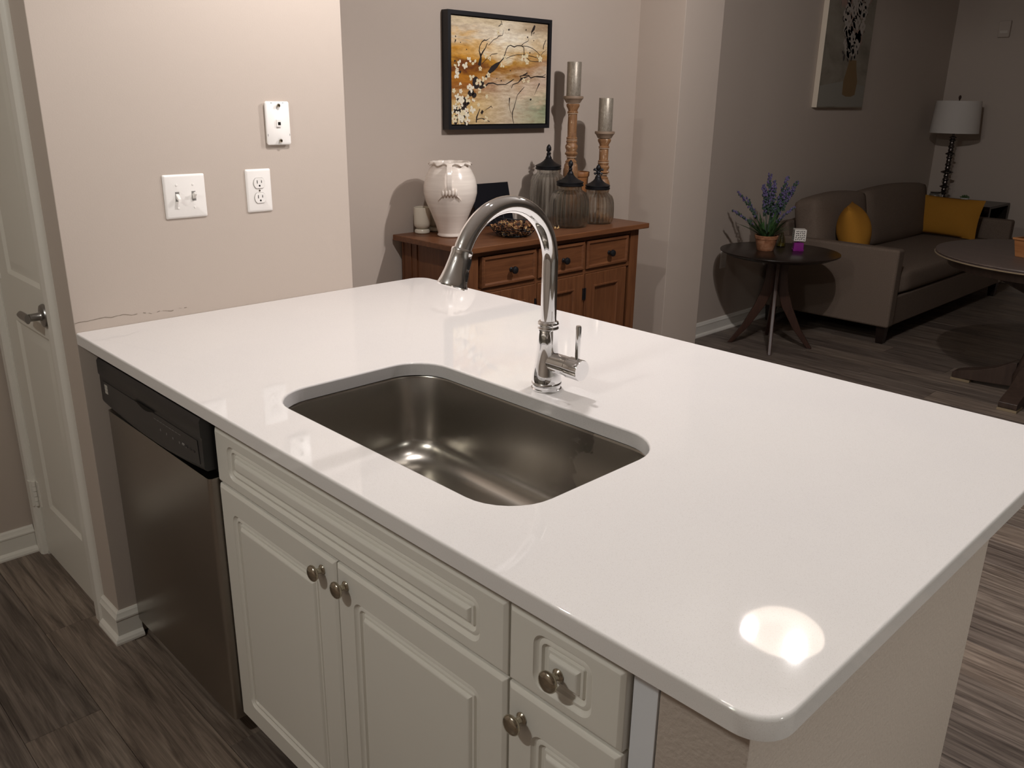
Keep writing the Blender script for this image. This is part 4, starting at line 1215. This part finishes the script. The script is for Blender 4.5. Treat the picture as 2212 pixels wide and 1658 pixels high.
for i, (X, Y, s_) in enumerate(fl_pts):
    (u, v), = px((X, Y))
    sz = s_ / 1195 * CWd * 1.22
    mbp = pw_ if (X < 480 and i % 3 != 1) else pe
    npet = 5
    ph0 = rnd.random() * 6
    for k in range(npet):
        a = ph0 + 2 * PI * k / npet
        if rnd.random() < 0.22: continue
        ell(mbp, u + 0.62 * sz * math.cos(a) / CWd, v + 0.62 * sz * math.sin(a) / CHt, sz * 0.56, sz * 0.42, a, CXF + 0.0010 + 0.00004 * k)
    if i % 2 == 0: ell(ey, u, v, sz * 0.24, sz * 0.20, 0, CXF + 0.0015)
tag(mk('cream_blossoms', pe, 'paint_cream', cv, smooth=False), kind='stuff')
tag(mk('pale_blossoms', pw_, 'paint_white', cv, smooth=False), kind='stuff')
tag(mk('blossom_eyes', ey, 'paint_eye', cv, smooth=False), kind='stuff')

# ------------------------------------------------------------------ floral canvas in the living room
FY0, FY1, FZ0, FZ1 = 5.272, 6.005, 1.468, 2.385
fp = thing('canvas_painting', 'muted unframed canvas of pale flowers in an ochre vase', 'painting', (XL, (FY0 + FY1) / 2, (FZ0 + FZ1) / 2))
fw_, fh_ = FY1 - FY0, FZ1 - FZ0
mk('canvas', box(0.001, 0.040, -fw_ / 2, fw_ / 2, -fh_ / 2, fh_ / 2), 'canvas_edge', fp, bevel=0.002)
fc2 = mk('painted_face', box(0.0395, 0.0405, -fw_ / 2 + 0.001, fw_ / 2 - 0.001, -fh_ / 2 + 0.001, fh_ / 2 - 0.001), 'canvas2', fp, smooth=False)
def poly2(mb, pts, x): mb.add([(x, -fw_ / 2 + u * fw_, -fh_ / 2 + v * fh_) for u, v in pts], [tuple(range(len(pts)))])
def ell2(mb, u, v, a, b, rot, x, n=10):
    c, s_ = math.cos(rot), math.sin(rot)
    mb.add([(x, -fw_ / 2 + u * fw_ + a * math.cos(2 * PI * k / n) * c - b * math.sin(2 * PI * k / n) * s_, -fh_ / 2 + v * fh_ + a * math.cos(2 * PI * k / n) * s_ + b * math.sin(2 * PI * k / n) * c) for k in range(n)], [tuple(range(n))])
mk('painted_cloth', (lambda m_: (poly2(m_, [(0.01, 0.01), (0.99, 0.01), (0.99, 0.17), (0.5, 0.20), (0.01, 0.16)], 0.0407), m_)[1])(MB()), 'p_cloth', fc2, smooth=False)
mk('painted_vase', (lambda m_: (poly2(m_, [(0.50, 0.10), (0.58, 0.085), (0.70, 0.085), (0.78, 0.10), (0.80, 0.20), (0.74, 0.30), (0.72, 0.36), (0.56, 0.36), (0.54, 0.30), (0.49, 0.2)], 0.0409), m_)[1])(MB()), 'p_ochre', fc2, smooth=False)
a1, a2, a3 = MB(), MB(), MB()
rnd = random.Random(21)
for k in range(46):
    t = rnd.random()
    ell2(a3, 0.55 + rnd.uniform(-.34, .38) * (0.4 + t * .6), 0.36 + 0.52 * t, rnd.uniform(.012, .03), rnd.uniform(.008, .016), rnd.uniform(0, 3), 0.0411)
for k in range(48):
    t = rnd.random()
    ell2(a2, 0.55 + rnd.uniform(-.38, .40) * (0.3 + t * .7), 0.42 + 0.5 * t, rnd.uniform(.03, .06), rnd.uniform(.02, .035), rnd.uniform(0, 3), 0.0413)
for k in range(44):
    t = rnd.random()
    u0, v0 = 0.56 + rnd.uniform(-.34, .36) * (0.3 + t * .7), 0.42 + 0.5 * t
    for q in range(4):
        ell2(a1, u0 + 0.035 * math.cos(q * 1.5), v0 + 0.03 * math.sin(q * 1.5), rnd.uniform(.022, .036), rnd.uniform(.012, .022), q * 1.5 + 1, 0.0415 + 0.00005 * q)
tag(mk('painted_leaves', a3, 'p_leaf', fc2, smooth=False), kind='stuff')
tag(mk('painted_roses', a2, 'p_rose', fc2, smooth=False), kind='stuff')
tag(mk('painted_petals', a1, 'p_petal', fc2, smooth=False), kind='stuff')

# ------------------------------------------------------------------ small fixtures on the living room walls
so = thing('wall_outlet', 'small white outlet on the living room wall behind the side table', 'outlet', (XL, 4.30, 0.494))
mk('plate', MB().loops([[(x, a, b) for a, b in rrect(0.072 - 2 * s_, 0.115 - 2 * s_, 0.004, 3)] for x, s_ in ((0.0005, 0), (0.003, 0), (0.006, 0.004))], True, True), 'plate', so)
mk('receptacle', MB().box(0.0058, 0.0072, -0.015, 0.015, 0.006, 0.034).box(0.0058, 0.0072, -0.015, 0.015, -0.034, -0.006), 'plate', so, bevel=0.0006)
th = thing('wall_chime', 'small pale box mounted high on the far living room wall', 'wall box', (-0.365, YF, 2.115))
mk('cover', box(-0.045, 0.045, -0.035, -0.001, -0.065, 0.065), 'wall', th, bevel=0.005)
mk('grille', MB().box(-0.03, 0.03, -0.0365, -0.0345, -0.03, -0.026).box(-0.03, 0.03, -0.0365, -0.0345, -0.02, -0.016), 'trim', th, smooth=False)

# ------------------------------------------------------------------ sofa (faces +x, back to the living room wall)
SX0, SX1, SY0, SY1 = -0.745, 0.178, 4.80, 7.10
sf = thing('sofa', 'taupe fabric sofa along the living room wall', 'sofa', (SX0, SY0, 0))
def F(x0, x1, y0, y1, z0, z1): return MB().box(x0 - SX0, x1 - SX0, y0 - SY0, y1 - SY0, z0, z1)
AT = 0.095
mk('base', F(SX0 + 0.02, SX1 - 0.012, SY0 + AT + 0.001, SY1 - AT - 0.001, 0.116, 0.315), 'sofa', sf, bevel=0.012, seg=3)
for ya in (SY0, SY1 - AT):
    mk('arm', F(SX0 + 0.03, SX1, ya, ya + AT, 0.116, 0.626), 'sofa', sf, bevel=0.018, seg=3)
def slant(mb, ang, px_, pz_):
    m_ = Matrix.Translation((px_ - SX0, 0, pz_)) @ Matrix.Rotation(R(-ang), 4, 'Y') @ Matrix.Translation((-(px_ - SX0), 0, -pz_))
    return mb.xf(m_)
mk('back_frame', slant(F(SX0 + 0.085, SX0 + 0.20, SY0 + 0.02, SY1 - 0.10, 0.20, 0.72), 7, SX0 + 0.15, 0.2), 'sofa', sf, bevel=0.02, seg=3)
def cushion(x0, x1, y0, y1, z0, z1, bulge=0.02, ang=0, pivot=None, n=10):
    """soft box with crowned faces"""
    mb = MB()
    cx, cy, cz = (x0 + x1) / 2, (y0 + y1) / 2, (z0 + z1) / 2
    hx, hy, hz = (x1 - x0) / 2, (y1 - y0) / 2, (z1 - z0) / 2
    bmx = bmesh.new()
    bmesh.ops.create_cube(bmx, size=2)
    bmesh.ops.subdivide_edges(bmx, edges=bmx.edges, cuts=n, use_grid_fill=True)
    vs_ = []
    rr = min(hx, hy, hz) * 0.45
    for v in bmx.verts:
        p = Vector((v.co.x * hx, v.co.y * hy, v.co.z * hz))
        ins = Vector((max(-hx + rr, min(hx - rr, p.x)), max(-hy + rr, min(hy - rr, p.y)), max(-hz + rr, min(hz - rr, p.z))))
        d = p - ins
        if d.length > 1e-9: p = ins + d.normalized() * rr
        u, v_, w = p.x / hx, p.y / hy, p.z / hz
        p.x += math.copysign(bulge, u) * abs(u) ** 3 * (1 - v_ ** 2) * (1 - w ** 2) if abs(u) > .2 else 0
        p.z += math.copysign(bulge, w) * abs(w) ** 3 * (1 - v_ ** 2) * (1 - u ** 2) if abs(w) > .2 else 0
        p.y += math.copysign(bulge * .5, v_) * abs(v_) ** 3 * (1 - u ** 2) * (1 - w ** 2) if abs(v_) > .2 else 0
        vs_.append((p.x + cx, p.y + cy, p.z + cz))
    bmx.verts.index_update()
    fs_ = [tuple(v.index for v in f.verts) for f in bmx.faces]
    bmx.free()
    return MB().add(vs_, fs_)
def rel(mb): return mb.xf(Matrix.Translation((-SX0, -SY0, 0)))
mk('seat_cushion', rel(cushion(SX0 + 0.20, SX1 - 0.005, SY0 + AT + 0.004, SY1 - AT - 0.004, 0.318, 0.475, 0.012)), 'sofa', sf, angle=80)
ym = (SY0 + SY1) / 2 - 0.30
for ya, yb in ((SY0 + 0.06, ym), (ym + 0.004, SY1 - 0.30)):
    mb = cushion(SX0 + 0.20, SX0 + 0.38, ya, yb, 0.478, 0.885, 0.03)
    m_ = Matrix.Translation((SX0 + 0.30, 0, 0.478)) @ Matrix.Rotation(R(-11), 4, 'Y') @ Matrix.Translation((-(SX0 + 0.30), 0, -0.478))
    mk('back_cushion', rel(mb.xf(m_)), 'sofa', sf, angle=80)
for fx_, fy_ in ((SX1 - 0.055, SY0 + 0.03), (SX1 - 0.055, SY1 - 0.09), (SX0 + 0.06, SY0 + 0.03), (SX0 + 0.06, SY1 - 0.09)):
    mk('foot', MB().loops([[(fx_ + s_ * a - SX0, fy_ + s_ * b + 0.03 - SY0, z) for a, b in ((-.03, -.03), (.03, -.03), (.03, .03), (-.03, .03))] for z, s_ in ((0.001, 0.75), (0.1155, 1.0))], True, True), 'espresso', sf)

def pillow(name, w, h, t, label, loc, rot, n=18):
    mb = MB()
    fr_, bk_ = [], []
    for sgn in (1, -1):
        vs_, fs_ = [], []
        for i in range(n + 1):
            for j in range(n + 1):
                u, v = 2 * i / n - 1, 2 * j / n - 1
                pin = 1 - 0.055 * (1 - u * u) if True else 1
                pinv = 1 - 0.055 * (1 - v * v)
                th_ = t / 2 * ((1 - u * u) * (1 - v * v)) ** 0.62
                th_ *= 1 + 0.05 * math.sin(5 * u + 3 * v)
                vs_.append((u * w / 2 * pinv, sgn * th_, v * h / 2 * pin))
        for i in range(n):
            for j in range(n):
                a = i * (n + 1) + j
                fs_.append((a, a + 1, a + n + 2, a + n + 1) if sgn > 0 else (a, a + n + 1, a + n + 2, a + 1))
        mb.add(vs_, fs_)
    o = mk(name, mb, 'mustard', loc=loc, rot=rot, angle=80)
    return tag(o, label, 'pillow', 'mustard pillows on the sofa')
pillow('throw_pillow', 0.53, 0.315, 0.13, 'mustard lumbar pillow leaning on the far arm of the sofa', (-0.240, 6.720, 0.642), (R(-14), R(2), R(4)))
pl2 = pillow('throw_pillow', 0.36, 0.385, 0.22, 'mustard pillow tucked behind the near arm of the sofa', (-0.250, 5.075, 0.672), (R(16), R(0), R(-70)))

# ------------------------------------------------------------------ side table with four splayed legs
TX, TY, TZ = -0.352, 4.262, 0.612
stb = thing('side_table', 'round dark espresso side table with splayed wooden legs', 'table', (TX, TY, 0), 0)
mk('top', MB().lathe([(0, TZ - 0.030), (0.315, TZ - 0.030), (0.358, TZ - 0.012), (0.366, TZ - 0.006), (0.365, TZ - 0.001), (0.362, TZ), (0, TZ)], 72), 'espresso', stb)
mk('hub', MB().lathe([(0, TZ - 0.05), (0.10, TZ - 0.05), (0.10, TZ - 0.0305), (0, TZ - 0.0305)], 32), 'espresso', stb)
for ang in (R(-145), R(-60), R(27), R(123)):
    prof = [(0.035, TZ - 0.0505, 0.055), (0.040, 0.44, 0.058), (0.050, 0.36, 0.070), (0.085, 0.26, 0.066), (0.160, 0.12, 0.050), (0.250, 0.001, 0.032)]
    lpk = []
    for r_, z_, w_ in prof:
        lpk.append([(r_ - w_ / 2, -0.012, z_), (r_ + w_ / 2, -0.012, z_), (r_ + w_ / 2, 0.012, z_), (r_ - w_ / 2, 0.012, z_)])
    o = mk('leg', MB().loops(lpk, True, True).xf(Matrix.Rotation(ang, 4, 'Z')), 'walnut', stb, bevel=0.005)

# potted lavender
lv = thing('potted_lavender', 'lavender plant in an aged terracotta pot on the side table', 'plant', (-0.432, 4.222, TZ))
mk('pot', MB().lathe([(0, 0), (0.050, 0), (0.052, 0.003), (0.066, 0.070), (0.070, 0.072), (0.0735, 0.092), (0.071, 0.095), (0.066, 0.093), (0.062, 0.075), (0.045, 0.01), (0, 0.01)], 36), 'terracotta', lv)
mk('soil', MB().lathe([(0, 0.070), (0.060, 0.078), (0.0, 0.084)], 24), 'soil', lv)
rnd = random.Random(9)
def blade(mb, base, tip, w, sag, n=5):
    base, tip = Vector(base), Vector(tip)
    d = tip - base
    side = Vector((-d.y, d.x, 0))
    if side.length < 1e-4: side = Vector((1, 0, 0))
    side.normalize()
    Lp, Rp = [], []
    for i in range(n + 1):
        t = i / n
        p = base + d * t - Vector((0, 0, sag * t * t)) + Vector((0, 0, sag * t)) * 1.6
        ww = w * math.sin(PI * min(1, 0.12 + 0.88 * t)) ** 0.7 / 2 + 0.0004
        up_ = Vector((0, 0, 0.0025 * math.sin(PI * t)))
        Lp.append(p + side * ww + up_); Rp.append(p - side * ww + up_)
    for i in range(n):
        mb.add([Lp[i], Lp[i + 1], Rp[i + 1], Rp[i]], [(0, 1, 2, 3)])
for i in range(70):
    a = rnd.random() * 2 * PI
    ln = rnd.uniform(0.08, 0.19)
    el = rnd.uniform(0.25, 1.35)
    mb = MB()
    b0 = (0.030 * math.cos(a), 0.030 * math.sin(a), 0.082)
    tp = (b0[0] + ln * math.cos(el) * math.cos(a), b0[1] + ln * math.cos(el) * math.sin(a), b0[2] + ln * math.sin(el) * 1.0)
    blade(mb, b0, tp, rnd.uniform(0.008, 0.016), 0.03 * math.cos(el))
    mk('leaf', mb, 'leaf', lv, smooth=True)
def spike(tipv, n_st, seed, fl_from=0.45, base_r=0.012, spread=0.017):
    rr_ = random.Random(seed)
    b0 = Vector((base_r * math.cos(seed), base_r * math.sin(seed), 0.085))
    tip = Vector(tipv)
    mid = (b0 + tip) / 2 + Vector((0, 0, 0.03))
    pts = []
    for i in range(13):
        t = i / 12
        pts.append((1 - t) ** 2 * b0 + 2 * t * (1 - t) * mid + t * t * tip)
    stem = mk('stem', MB().tube(pts, 0.0013, 5), 'bluegreen', lv)
    lo, hi = MB(), MB()
    for i in range(n_st):
        t = fl_from + (1 - fl_from) * i / n_st
        k = t * 12
        p = pts[int(k)].lerp(pts[min(int(k) + 1, 12)], k - int(k))
        for q in range(4):
            a = rr_.random() * 6.28
            off = Vector((math.cos(a), math.sin(a), rr_.uniform(-.4, .8))) * spread * rr_.uniform(.4, 1.1) * (1.15 - 0.6 * (t - fl_from) / (1 - fl_from))
            c = p + off
            s_ = rr_.uniform(0.0042, 0.0078)
            (hi if rr_.random() < 0.25 + 0.6 * (t - fl_from) / (1 - fl_from) else lo).sphere(tuple(c), (s_, s_ * .8, s_ * 1.2), 5, 3)
    if lo.v: tag(mk('spike_leaves', lo, 'bluegreen', stem, smooth=False), kind='stuff')
    if hi.v: tag(mk('florets', hi, 'floret', stem, smooth=False), kind='stuff')
# tips in local coordinates; image right is (+0.70, +0.71), so steer along that
ir = Vector((0.702, 0.712, 0))
def T(right, upz, depth=0.0): return tuple(ir * right + Vector((-0.71, 0.70, 0)) * depth + Vector((0, 0, upz)))
for right, upz, dep, n_ in ((-0.02, 0.47, 0.0, 24), (0.020, 0.43, .02, 22), (-0.045, 0.40, .02, 22), (0.005, 0.40, -.03, 22), (0.095, 0.455, .0, 22), (0.16, 0.43, .0, 24), (0.115, 0.39, .03, 22), (0.135, 0.38, -.02, 20), (0.085, 0.36, .0, 18), (-0.02, 0.36, .03, 18)):
    spike(T(right, upz, dep), n_, int((right + 1) * 1000 + upz * 100), 0.42)
for right, upz, dep, n_ in ((-0.215, 0.365, 0, 12), (-0.235, 0.245, 0, 12), (-0.15, 0.33, .02, 9), (0.155, 0.275, -.02, 10)):
    spike(T(right, upz, dep), n_, int((right + 1) * 2000), 0.40, 0.02, 0.009)

bt = thing('glass_bottle', 'small clear glass bottle behind the lavender pot', 'bottle', (-0.432, 4.418, TZ))
mk('glass', MB().lathe([(0, 0), (0.028, 0), (0.030, 0.004), (0.028, 0.03), (0.020, 0.062), (0.012, 0.078), (0.011, 0.090), (0.0125, 0.093), (0.010, 0.0935), (0.009, 0.08), (0.017, 0.062), (0.025, 0.03), (0.026, 0.006), (0, 0.005)], 24), 'glass_green', bt)
mk('oil', MB().lathe([(0, 0.006), (0.0245, 0.007), (0.0235, 0.026), (0, 0.026)], 20), 'oil', bt)
cb = thing('cube_diffuser', 'white lattice cube on a magenta glass base on the side table', 'diffuser', (-0.290, 4.372, TZ), R(38))
mk('glass_base', MB().loops([[(a, b, z) for a, b in rrect(w_, w_, 0.004, 3)] for w_, z in ((0.064, 0.0), (0.066, 0.003), (0.066, 0.010), (0.062, 0.012), (0.060, 0.048), (0.052, 0.052))], True, True), 'glass_magenta', cb)
mk('magenta_stem', box(-0.010, 0.010, -0.010, 0.010, 0.0525, 0.062), 'magenta_core', cb)
cu = mk('cube', box(-0.036, 0.036, -0.036, 0.036, 0.0625, 0.1345), 'cube_white', cb, bevel=0.002)
rnd = random.Random(4)
lat = MB()
def spots(axis, sgn):
    for i in range(5):
        for j in range(5):
            u = -0.0240 + 0.0120 * i + rnd.uniform(-.0016, .0016)
            v = 0.0745 + 0.0120 * j + rnd.uniform(-.0016, .0016)
            a = rnd.uniform(0, 3.14)
            pts = [(u + rnd.uniform(.0042, .0060) * math.cos(2 * PI * k / 6) * math.cos(a) - 0.0028 * math.sin(2 * PI * k / 6) * math.sin(a), v + 0.0045 * math.cos(2 * PI * k / 6) * math.sin(a) + 0.0028 * math.sin(2 * PI * k / 6) * math.cos(a)) for k in range(6)]
            d = 0.0363 * sgn
            lat.add([(p[0], d, p[1]) if axis == 'y' else (d, p[0], p[1]) for p in pts], [tuple(range(6))])
spots('y', -1); spots('x', 1); spots('x', -1); spots('y', 1)
tag(mk('leaf_cutouts', lat, 'dark', cu, smooth=False), kind='stuff')

# ------------------------------------------------------------------ end table, lamp, votive, succulent
EX0, EX1, EY0, EY1, EZ = -0.70, -0.050, 7.16, 7.68, 0.700
et = thing('end_table', 'dark square end table beyond the sofa', 'table', (EX0, EY0, 0))
def E_(x0, x1, y0, y1, z0, z1): return MB().box(x0 - EX0, x1 - EX0, y0 - EY0, y1 - EY0, z0, z1)
mk('top', E_(EX0, EX1, EY0, EY1, EZ - 0.02, EZ), 'espresso', et, bevel=0.002)
mk('shelf', E_(EX0 + 0.02, EX1 - 0.02, EY0 + 0.02, EY1 - 0.02, 0.54, 0.56), 'espresso', et)
for xa in (EX0, EX1 - 0.04):
    for ya in (EY0, EY1 - 0.04):
        mk('leg', E_(xa, xa + 0.04, ya, ya + 0.04, 0.001, EZ - 0.0205), 'espresso', et)
mk('side_board', E_(EX0 + 0.0405, EX1 - 0.0405, EY1 - 0.03, EY1 - 0.01, 0.5605, EZ - 0.0205), 'espresso', et)
lm = thing('table_lamp', 'table lamp with a pale drum shade and ringed metal stem', 'lamp', (-0.497, 7.335, EZ))
pr = [(0, 0), (0.072, 0), (0.074, 0.008), (0.060, 0.016), (0.030, 0.024)]
zz = 0.024
for k, (r_, h_) in enumerate(((0.022, .03), (0.026, .03), (0.020, .025), (0.038, .03), (0.020, .03), (0.024, .03), (0.020, .03), (0.048, .035), (0.020, .03), (0.023, .03), (0.019, .03), (0.024, .03), (0.036, .03), (0.020, .03), (0.023, .03), (0.019, .025), (0.024, .025), (0.028, .02))):
    pr += [(0.0180, zz + 0.002), (r_ + 0.002, zz + h_ * 0.40), (r_ + 0.002, zz + h_ * 0.60), (0.0180, zz + h_ - 0.001)]
    zz += h_
pr += [(0.010, zz + 0.004), (0.008, zz + 0.06), (0, zz + 0.06)]
mk('stem', MB().lathe(pr, 28), 'lamp_metal', lm)
ZS = 1.272 - EZ
shp = mk('shade', MB().lathe([(0.193, ZS), (0.176, ZS + 0.262), (0.173, ZS + 0.262), (0.190, ZS)], 56), 'shade', lm)
# the lathe caps of the shade are removed so that it is an open drum
bmx = bmesh.new(); bmx.from_mesh(shp.data)
bmesh.ops.delete(bmx, geom=[f for f in bmx.faces if len(f.verts) > 4], context='FACES')
bmx.to_mesh(shp.data); bmx.free()
mk('harp', MB().tube([(0, 0, zz + 0.03), (0.045, 0, zz + 0.07), (0.05, 0, ZS + 0.16), (0, 0, ZS + 0.268), (-0.05, 0, ZS + 0.16), (-0.045, 0, zz + 0.07), (0, 0, zz + 0.03)], 0.0025, 8), 'lamp_metal', lm)
mk('spider', MB().tube([(-0.174, 0, ZS + 0.258), (0.174, 0, ZS + 0.258)], 0.0022, 6).tube([(0, -0.174, ZS + 0.258), (0, 0.174, ZS + 0.258)], 0.0022, 6), 'lamp_metal', lm)
mk('finial', MB().lathe([(0, ZS + 0.262), (0.006, ZS + 0.266), (0.005, ZS + 0.272), (0.010, ZS + 0.282), (0.011, ZS + 0.294), (0.007, ZS + 0.304), (0, ZS + 0.308)], 16), 'walnut', lm)
vt = thing('votive_holder', 'round mercury glass votive at the foot of the lamp', 'candle holder', (-0.520, 7.225, EZ))
mk('glass', MB().lathe([(0, 0), (0.030, 0), (0.050, 0.018), (0.056, 0.040), (0.050, 0.062), (0.040, 0.074), (0.043, 0.080), (0.040, 0.080), (0.037, 0.074), (0.047, 0.06), (0.052, 0.04), (0.046, 0.02), (0, 0.006)], 32), 'mercury', vt)
mk('rim_band', MB().lathe([(0.0405, 0.074), (0.0445, 0.076), (0.0445, 0.082), (0.0405, 0.083)], 32), 'lamp_metal', vt)
su = thing('potted_succulent', 'tiny succulent in a white pot on the end table', 'plant', (-0.292, 7.265, EZ))
mk('pot', MB().lathe([(0, 0), (0.026, 0), (0.033, 0.05), (0.030, 0.05), (0.027, 0.042), (0, 0.042)], 24), 'white_pot', su)
for k in range(14):
    a = 2.4 * k
    r_ = 0.004 + 0.0018 * k
    mk('leaf', MB().sphere((0, 0, 0), (0.007, 0.016, 0.006), 8, 6).xf(Matrix.Translation((r_ * math.cos(a), r_ * math.sin(a), 0.062 - 0.0008 * k)) @ Matrix.Rotation(a - PI / 2, 4, 'Z') @ Matrix.Rotation(R(50 - 2.5 * k), 4, 'X')), 'succulent', su)

# ------------------------------------------------------------------ round dining table at the right edge
QX, QY, QZ = 1.13, 4.45, 0.76
rtb = thing('round_table', 'round brown pedestal table cut off by the right picture edge', 'table', (QX, QY, 0))
mk('top', MB().lathe([(0, QZ - 0.030), (0.565, QZ - 0.030), (0.585, QZ - 0.026), (0.592, QZ - 0.018), (0.585, QZ - 0.012), (0.590, QZ - 0.008), (0.588, QZ - 0.002), (0.580, QZ), (0, QZ)], 96), 'table_wood', rtb)
mk('edge_band', MB().lathe([(0.586, QZ - 0.0215), (0.5935, QZ - 0.0205), (0.5935, QZ - 0.0165), (0.586, QZ - 0.0155)], 96), 'gold_edge', rtb)
mk('apron', MB().lathe([(0.50, QZ - 0.075), (0.52, QZ - 0.075), (0.525, QZ - 0.0305), (0.50, QZ - 0.0305)], 72), 'table_dark', rtb)
mk('pedestal', MB().lathe([(0, 0.05), (0.10, 0.05), (0.105, 0.10), (0.085, 0.16), (0.070, 0.22), (0.065, 0.34), (0.085, 0.45), (0.10, 0.52), (0.085, 0.57), (0.09, 0.60), (0.13, 0.66), (0.20, QZ - 0.0305), (0, QZ - 0.0305)], 40), 'table_dark', rtb)
for k in range(4):
    pf = [(0.08, 0.035), (0.385, 0.012), (0.40, 0.016), (0.40, 0.045), (0.36, 0.062), (0.28, 0.082), (0.18, 0.12), (0.10, 0.17), (0.08, 0.17)]
    ft = MB().loops([[(r_, -0.045, z_) for r_, z_ in pf], [(r_, 0.045, z_) for r_, z_ in pf]], True, True).xf(Matrix.Rotation(PI / 2 * k, 4, 'Z'))
    f_ = mk('foot', ft, 'table_dark', rtb, bevel=0.004)
    mk('foot_pad', MB().box(0.30, 0.402, -0.047, 0.047, 0.001, 0.014).xf(Matrix.Rotation(PI / 2 * k, 4, 'Z')), 'gold_edge', f_)
    pb = [(0.07, 0.52), (0.12, 0.55), (0.26, 0.62), (0.42, 0.675), (0.42, 0.684), (0.07, 0.684)]
    mk('bracket', MB().loops([[(r_, -0.03, z_) for r_, z_ in pb], [(r_, 0.03, z_) for r_, z_ in pb]], True, True).xf(Matrix.Rotation(PI / 2 * k + PI / 4, 4, 'Z')), 'table_dark', rtb)
wbx = thing('wooden_box', 'orange brown wooden planter box on the round table', 'box', (1.045, 4.300, QZ), R(-20))
mk('box', MB().loops([[(x_, y_, z_) for x_, y_ in ((-a_, -a_), (a_, -a_), (a_, a_), (-a_, a_))] for a_, z_ in ((0.062, 0.001), (0.075, 0.09), (0.067, 0.09), (0.056, 0.02))], True, True), 'box_wood', wbx, bevel=0.002)
mk('rim', MB().loops([[(x_, y_, z_) for x_, y_ in ((-a_, -a_), (a_, -a_), (a_, a_), (-a_, a_))] for a_, z_ in ((0.0705, 0.0885), (0.080, 0.0885), (0.080, 0.098), (0.0675, 0.098))], False, False, True), 'box_wood', wbx)
for k in range(9):
    a = 2.4 * k
    mb = MB()
    blade(mb, (0.012 * math.cos(a), 0.012 * math.sin(a), 0.03), (0.05 * math.cos(a), 0.05 * math.sin(a), 0.15 + 0.02 * (k % 3)), 0.016, 0.02)
    mk('leaf', mb, 'leaf', wbx)

# ------------------------------------------------------------------ ceiling lights
tk = thing('track_light', 'track light with small cylindrical heads above the island', 'ceiling light', (1.27, TRACK_Y, CEIL))
mk('rail', box(-0.95, 0.95, -0.018, 0.018, -0.020, -0.001), 'plate', tk, bevel=0.002)
for hx_, w_ in TRACK_HEADS:
    dx = hx_ - 1.27
    hd_ = mk('lamp_head', MB().lathe([(0.0, -0.050), (0.030, -0.050), (0.036, -0.055), (0.036, -0.120), (0.034, -0.120), (0.034, -0.062), (0.0, -0.058)], 28, (dx, 0, 0)), 'satin', tk)
    mk('head_stem', MB().lathe([(0, -0.0505), (0.008, -0.0505), (0.008, -0.0195), (0, -0.0195)], 14, (dx, 0, 0)), 'satin', tk)
    ld = bpy.data.lights.new('bulb', 'SPOT')
    ld.energy = w_
    ld.color = WARM
    ld.spot_size = R(150)
    ld.spot_blend = 0.5
    ld.shadow_soft_size = 0.028
    lo = bpy.data.objects.new('bulb', ld)
    COL.objects.link(lo)
    lo.parent = tk
    lo.location = (dx, 0, -0.135)
for i, (lx, ly, bulbs, lab) in enumerate(CEILING_LAMPS):
    t = thing('ceiling_light', lab, 'ceiling light', (lx, ly, CEIL))
    dp = 0.034 if i == 0 else 0.0      # dining pan deepened to keep its light off the ceiling, and blackened inside
    mk('base_ring', MB().lathe([(0, -0.001), (0.150, -0.001), (0.165, -0.006), (0.170, -0.018 - dp), (0.164, -0.024 - dp), (0.158, -0.022 - dp), (0.152, -0.004), (0, -0.004)], 48), 'dark' if i == 0 else 'nickel', t)
    mk('glass_dome', MB().lathe([(0.158, -0.024 - dp), (0.163, -0.030 - dp), (0.158, -0.046 - dp), (0.135, -0.067 - dp), (0.095, -0.084 - dp), (0.05, -0.092 - dp), (0.001, -0.095 - dp)], 48), 'dome', t)
    for (dx, dy, dz, w) in bulbs:
        ld = bpy.data.lights.new('bulb', 'POINT')
        ld.energy = w
        ld.color = WARM if i == 0 else KITCHEN
        ld.shadow_soft_size = 0.024
        lo = bpy.data.objects.new('bulb', ld)
        COL.objects.link(lo)
        lo.parent = t
        lo.location = (dx, dy, dz)

dn = thing('recessed_light', 'round recessed downlight in the ceiling off the end of the island', 'ceiling light', (DOWNLIGHT[0], DOWNLIGHT[1], CEIL))
mk('trim_ring', MB().lathe([(0.070, -0.0015), (0.095, -0.0015), (0.093, -0.006), (0.072, -0.008)], 40), 'plate', dn)
ld = bpy.data.lights.new('bulb', 'SPOT')
ld.energy = DOWNLIGHT[2]
ld.color = KITCHEN
ld.spot_size = R(140)
ld.spot_blend = 0.35
ld.shadow_soft_size = 0.06
lo = bpy.data.objects.new('bulb', ld)
COL.objects.link(lo)
lo.parent = dn
lo.location = (0, 0, -0.012)
